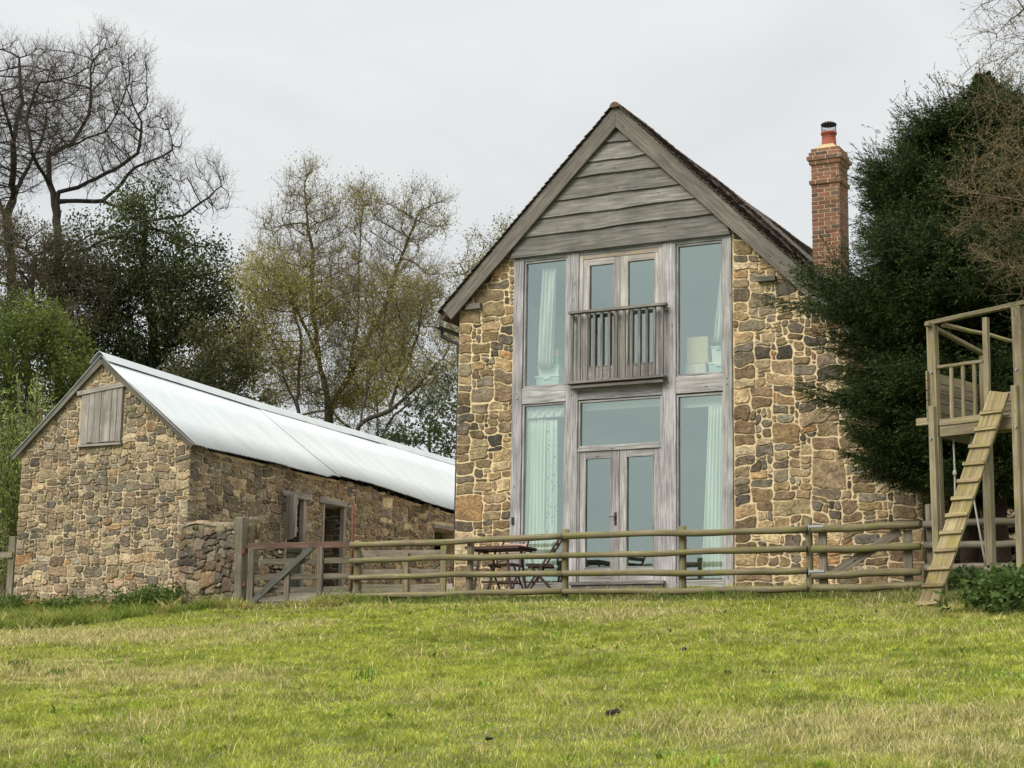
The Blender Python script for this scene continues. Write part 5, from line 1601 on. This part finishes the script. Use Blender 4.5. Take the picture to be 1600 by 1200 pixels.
# ------------------------------------------------------------------ conifers
def conifer(name, label, seed, cxp, D, prof, zlo, ztop, cull, nb, cols, dens=1.0, nst=3, cat='tree'):
    rs = np.random.RandomState(seed)
    c = at(cxp, 700, D); bz = Hs(c[0], c[1])
    t = empty(name, (c[0], c[1], bz), label, cat)
    ax = np.array((c[0], c[1]))
    P0, P1 = [], []; Q0, Q1, QR = [], [], []; tp = []
    tr0 = [np.array((c[0]+rs.normal(0, .02), c[1]+rs.normal(0, .02), z)) for z in np.linspace(bz-.2, ztop, 30)]
    mb = MB(); mb.col = (.055, .038, .028)
    mb.tube(tr0, list(np.linspace(.17, .012, 30)), 9, .06)
    for k in range(nst-1):
        a = rs.uniform(0, 6.3); o = np.array((math.cos(a), math.sin(a)))*rs.uniform(.25, .6)
        mb.tube([np.array((c[0]+o[0]*(1+q*.5), c[1]+o[1]*(1+q*.5), bz-.2+q*(ztop-bz)*.7)) for q in np.linspace(0, 1, 12)], list(np.linspace(.13, .02, 12)), 8, .06)
    segs0, segs1, segr = [], [], []
    nd0, ndd, ndl = [], [], []
    for k in range(nb):
        core = k > nb*.5
        if core or k % 6 == 0:
            q0 = rs.rand()**.85; a0 = rs.uniform(0, 2*math.pi); R0_ = rs.uniform(.45, .90) if core else rs.uniform(.82, 1.16)
        q = min(.999, max(.0, q0+(0 if core else rs.normal(0, .012)))); z = zlo+(ztop-.12-zlo)*q
        a = a0+(0 if core else rs.normal(0, .20)); Rr = float(np.interp(z, *prof))*R0_*(1 if core else rs.uniform(.82, 1.08))
        if Rr < .05: continue
        d = np.array((math.cos(a), math.sin(a)))
        n = max(5, int(Rr/.085)); prev = np.array((*(ax), z-.15*Rr)); p0 = prev.copy()
        bend = rs.uniform(-.25, .25); asc = .12+.5*max(0, q-.45)
        for s in range(1, n+1):
            f = s/n
            zz = z-.15*Rr+Rr*((.30+asc)*f-.52*f*f+.26*f**4)
            dr = np.array((d[0]-d[1]*bend*f, d[1]+d[0]*bend*f))
            p = np.array((ax[0]+dr[0]*Rr*f, ax[1]+dr[1]*Rr*f, zz))
            if cull(p): break
            segs0.append(prev); segs1.append(p); segr.append(.022*(1-f)+.004)
            if f > .18:
                tang = p-prev; tang /= np.linalg.norm(tang)+1e-9
                sd = np.cross(tang, (0, 0, 1)); sd /= np.linalg.norm(sd)+1e-9
                tl = (.52*math.sin(min(1, (1-f)*1.6+.14)*math.pi/2)+.06)*min(1, Rr*.9)
                for sg in (-1, 1):
                    for rep in range(2):
                        dv = sd*sg*rs.uniform(.5, .9)+tang*rs.uniform(.6, 1.0)+np.array((0, 0, rs.uniform(-.34, .08)))
                        dv /= np.linalg.norm(dv)
                        nd0.append(p+tang*rs.uniform(-.04, .04)); ndd.append(dv); ndl.append(tl*rs.uniform(.5, 1.15))
            prev = p
        else:
            nd0.append(prev); ndd.append(tang); ndl.append(.20*min(1, Rr))
            if q > .35 and rs.rand() < .75:
                for w3 in range(rs.randint(2, 6)):
                    dv = np.array((d[0]*rs.uniform(.1, 1.1)+rs.normal(0, .3), d[1]*rs.uniform(.1, 1.1)+rs.normal(0, .3), rs.uniform(.4, 1.2))); dv /= np.linalg.norm(dv)
                    nd0.append(prev-tang*rs.uniform(0, .35)); ndd.append(dv); ndl.append(rs.uniform(.22, .58)*min(1, Rr))
    nd0, ndd, ndl = map(np.array, (nd0, ndd, ndl))
    S0, S1, SR = np.array(segs0), np.array(segs1), np.array(segr)
    V1, F1 = prisms(S0, S1, SR, SR*.9, 4)
    e = nd0+ndd*ndl[:, None]; e[:, 2] -= ndl*.10
    V2, F2 = prisms(nd0, e, np.full(len(nd0), .004), np.full(len(nd0), .002), 3)
    mb.build('trunk', M['bark'], t, smooth=True)
    # secondary shoots then needles as narrow faces all round each shoot
    k = 2; s0 = np.repeat(nd0, k, 0)+np.repeat(ndd*ndl[:, None], k, 0)*rs.uniform(.2, .85, (len(nd0)*k, 1))
    sdv = np.repeat(ndd, k, 0)+rs.normal(0, .38, (len(s0), 3)); sdv[:, 2] -= .05; sdv /= np.linalg.norm(sdv, axis=1, keepdims=True)
    sl_ = np.repeat(ndl, k)*rs.uniform(.3, .6, len(s0))
    B0 = np.concatenate([nd0, s0]); BD = np.concatenate([ndd, sdv]); BL = np.concatenate([ndl, sl_])
    np_mesh('branches', np.concatenate([V1, ]), F1, M['bark'], t, col=np.tile((.05, .037, .027), (len(V1), 1)))
    m_ = np.maximum(3, (BL*72*dens).astype(int)); idx = np.repeat(np.arange(len(B0)), m_)
    f = rs.rand(len(idx)); P = B0[idx]+BD[idx]*(BL[idx]*f)[:, None]; P[:, 2] -= BL[idx]*f*f*.10
    rdv = rs.normal(0, 1, (len(idx), 3)); dv = BD[idx]*1.0+rdv*.42; dv /= np.linalg.norm(dv, axis=1, keepdims=True)
    wv = np.cross(dv, rs.normal(0, 1, (len(idx), 3))); wv /= np.linalg.norm(wv, axis=1, keepdims=True)
    L = rs.uniform(.018, .034, len(idx))[:, None]; W = .0048
    V = np.stack([P-wv*W, P+wv*W, P+dv*L+wv*W*.4, P+dv*L-wv*W*.4], 1).reshape(-1, 3)
    Fc = np.arange(len(idx))[:, None]*4+np.arange(4)[None]
    w_ = rs.rand(len(B0), 1)*.7+.3*vnoise(B0[:, 0]*1.5, B0[:, 2]*1.5, seed)[:, None]
    cb = np.array(cols[0])*(1-w_)+np.array(cols[1])*w_
    tipc = np.array(cols[2]); ff = (f[:, None] > .7)*.5
    cc = cb[idx]*(1-ff)+tipc*ff; cc = cc*rs.uniform(.7, 1.3, (len(idx), 1))
    np_mesh('crown', V, Fc, M['needle'], t, col=np.repeat(cc, 4, 0))
    return t
D = 23
zz = lambda y, D=D: (HOR+.016*760-y)/math.hypot(F_, HOR-600)*D+CAM[2]
pr_y = [(55, .0), (95, .18), (125, .45), (155, .78), (200, 1.20), (240, 1.48), (300, 1.65), (360, 1.80), (400, 2.25), (450, 2.48), (540, 2.5), (600, 2.32), (650, 2.15), (700, 1.9), (745, 1.4), (775, .7)]
zs_ = [zz(y) for y, r in pr_y][::-1]; rs_ = [r for y, r in pr_y][::-1]
conifer('spruce_tree', 'dense dark green spruce overlapping the right end of the house', 41, 1555, D, (zs_, rs_), zz(775), zz(55),
        lambda p: (p[1] > -.12 and p[0] < 4.95), 1900, ((.008, .016, .005), (.030, .053, .013), (.09, .128, .032)))
D = 26.5
zs2 = [zz(y, D) for y in (930, 800, 500, 250, 100)]
conifer('spruce_tree', 'second dark spruce at the right edge, behind the play platform', 43, 1665, D, (zs2, [1.6, 2.0, 2.3, 1.8, .1]), zs2[0], zs2[-1],
        lambda p: p[0] < 4.95, 700, ((.007, .013, .004), (.018, .030, .008), (.045, .062, .016)), dens=.8)

# ------------------------------------------------------------------ bare budding tree reaching in from the right
D = 18.2
b = at(1760, 960, D); b[2] = Hs(b[0], b[1])-.1
make_tree('larch_tree', 'bare budding tree with fine tan twigs reaching in from the right edge', 'tree', 51, b,
          [[b]+pl_(D, (1755, 800), (1740, 600), (1730, 400), (1715, 200), (1700, 0), (1690, -120)),
           pl_(D, (1730, 380), (1660, 330, -.3), (1580, 310, -.5), (1500, 300, -.6)), pl_(D, (1715, 250), (1640, 190, .2), (1560, 160, .3), (1480, 130, .3)),
           pl_(D, (1735, 520), (1650, 470, -.4), (1560, 410, -.6)), pl_(D, (1705, 120), (1640, 60, 0), (1590, 0, 0)), pl_(D, (1740, 600), (1660, 560, .3), (1600, 520, .3)),
           pl_(D, (1725, 320), (1640, 260, .7), (1560, 230, .9))],
          [bl_(1640, 250, D, 130, 170, 90), bl_(1560, 130, D, 85, 90, 60), bl_(1545, 320, D, 95, 110, 70), bl_(1610, 440, D, 90, 60, 60), bl_(1640, 20, D, 110, 90, 80), bl_(1560, 20, D, 70, 60, 50)],
          1300, .11, .75, .18, .0034, .10, (.10, .078, .052),
          dict(n_each=2, L=.34, r=.0030, seg=3, sub=1, col=(.155, .12, .068), bend=.28, upb=.0), dict(n=1, size=.020, cols=((.14, .11, .055), (.27, .21, .10)), spread=.004, asp=.8, dens=.7), wob=.2)

# ------------------------------------------------------------------ nettles and weeds
def nettles(name, label, seed, pts, hmin, hmax, lsz, cols, nper=26, kind=None, cat='nettles', lean=.15):
    rs = np.random.RandomState(seed); P0, P1, LP = [], [], []
    for x, y in pts:
        z = Hs(x, y); h = rs.uniform(hmin, hmax); t_ = np.array((x+rs.normal(0, lean*h), y+rs.normal(0, lean*h), z+h)); b0 = np.array((x, y, z-.02))
        P0.append(b0); P1.append(t_)
        for q in np.linspace(.2, 1, nper): LP.append(b0+(t_-b0)*q)
    P0, P1 = np.array(P0), np.array(P1); LP = np.array(LP)
    c0 = P0.mean(0)
    t = empty(name, tuple(c0), label, cat)
    if kind: t['kind'] = kind
    V, Fc = prisms(P0, P1, np.full(len(P0), .005), np.full(len(P0), .003), 4)
    np_mesh('stems', V, Fc, M['bark'], t, col=np.tile((.07, .09, .03), (len(V), 1)))
    w_ = rs.rand(len(LP), 1); c = np.array(cols[0])*(1-w_)+np.array(cols[1])*w_
    V, Fc, c = leaves(rs, LP, lsz, c, .1, .6, .035, .9)
    np_mesh('leaves', V, Fc, M['leaf'], t, col=c)
    return t
rsn = np.random.RandomState(61)
c1 = at(1548, 930, 20.6)
pts = [(c1[0]+right[0]*u+fh[0]*v, c1[1]+right[1]*u+fh[1]*v) for u, v in zip(rsn.uniform(-.58, .75, 330), rsn.uniform(-.5, .6, 330))]
hh = lambda: 0
nettles('nettle_patch', 'dark green nettle patch beside the ladder foot under the platform', 5, [p for p in pts if rsn.rand() < .9], .16, .36, .075, ((.035, .062, .016), (.08, .125, .032)))
c2 = at(1592, 930, 18.3)
pts = [(c2[0]+right[0]*u+fh[0]*v, c2[1]+right[1]*u+fh[1]*v) for u, v in zip(rsn.normal(0, .22, 150), rsn.normal(0, .2, 150))]
nettles('nettle_patch', 'taller bright nettle clump at the right edge in front of the platform post', 6, pts, .22, .42, .08, ((.045, .085, .02), (.10, .16, .04)))
for s_, (px, py, wx, n, h0, h1, lb) in enumerate(((118, 940, .38, 120, .08, .26, 'green weeds growing against the left part of the cowshed gable'),
                                   (240, 930, .32, 230, .16, .42, 'taller green weeds against the right part of the cowshed gable'),
                                   (15, 940, .25, 70, .10, .34, 'leafy weeds at the left corner of the cowshed'),
                                   (320, 935, .3, 60, .06, .18, 'small weeds at the foot of the low rubble wall'))):
    r_ = ray(px, py); t_ = (-1.85-CAM[1])/r_[1]; c_ = CAM+r_*t_
    pts = [(rsn.normal(c_[0], wx), rsn.uniform(-2.15, -1.52)) for _ in range(n)]
    if px > 300: pts = [(rsn.normal(c_[0], wx), rsn.uniform(-2.5, -2.25)) for _ in range(n)]
    nettles('weed_clump', lb, 70+s_, pts, h0, h1, .07, ((.05, .10, .02), (.13, .19, .04)), nper=14, cat='weeds', lean=.4)

# ================================================================== LIGHT AND SKY
world = bpy.data.worlds.new('World'); sc.world = world; world.use_nodes = True
nt = world.node_tree; nt.nodes.clear()
out = nt.nodes.new('ShaderNodeOutputWorld'); bg = nt.nodes.new('ShaderNodeBackground'); nt.links.new(bg.outputs[0], out.inputs[0])
SUN_EL, SUN_AZ = R(38), R(200)
sky = nt.nodes.new('ShaderNodeTexSky'); sky.sky_type = 'NISHITA'; sky.sun_disc = False; sky.sun_elevation = SUN_EL; sky.sun_rotation = SUN_AZ
tc = nt.nodes.new('ShaderNodeTexCoord')
sep = nt.nodes.new('ShaderNodeSeparateXYZ'); nt.links.new(tc.outputs['Generated'], sep.inputs[0])
mp = mapping(nt, tc.outputs['Generated'], (1, 1, 2.6))
cn = noise(nt, mp, 2.6, 5, .55, .6)
cn2 = noise(nt, mp, 9, 4, .6, .4)
cl = ramp(nt, cn, [(.30, (6.7, 6.95, 7.2)), (.52, (7.75, 7.95, 8.05)), (.72, (8.7, 8.8, 8.8))])
cl = mix(nt, ramp(nt, cn2, [(.3, .15), (.7, .0)]), cl, (7.2, 7.4, 7.75))
# an overcast dome is brighter overhead than near the horizon
br = ramp(nt, sep.outputs[2], [(.0, (.95, .955, .94)), (.40, (1.0, 1.0, .985)), (.65, (2.2, 2.1, 1.92)), (1.0, (4.1, 3.85, 3.4))])
cl = mix(nt, 1.0, cl, br, 'MULTIPLY')
mx = mix(nt, .92, sky.outputs[0], cl)
nt.links.new(mx, bg.inputs[0]); bg.inputs[1].default_value = .058
sl_ = bpy.data.lights.new('sun', 'SUN'); sl_.energy = 1.5; sl_.angle = R(30); sl_.color = (1, .94, .84)
so = bpy.data.objects.new('sun', sl_); COL.objects.link(so)
az = SUN_AZ; dirv = Vector((math.sin(az)*math.cos(SUN_EL), math.cos(az)*math.cos(SUN_EL), math.sin(SUN_EL)))
so.rotation_euler = dirv.to_track_quat('Z', 'Y').to_euler()
so.location = (0, -20, 30)
sc.view_settings.view_transform = 'Standard'; sc.view_settings.look = 'None'; sc.view_settings.gamma = 1; sc.view_settings.exposure = .90
sc.render.engine = 'CYCLES'
sc.cycles.max_bounces = 6; sc.cycles.transparent_max_bounces = 12; sc.cycles.diffuse_bounces = 3
sc.cycles.use_denoising = True
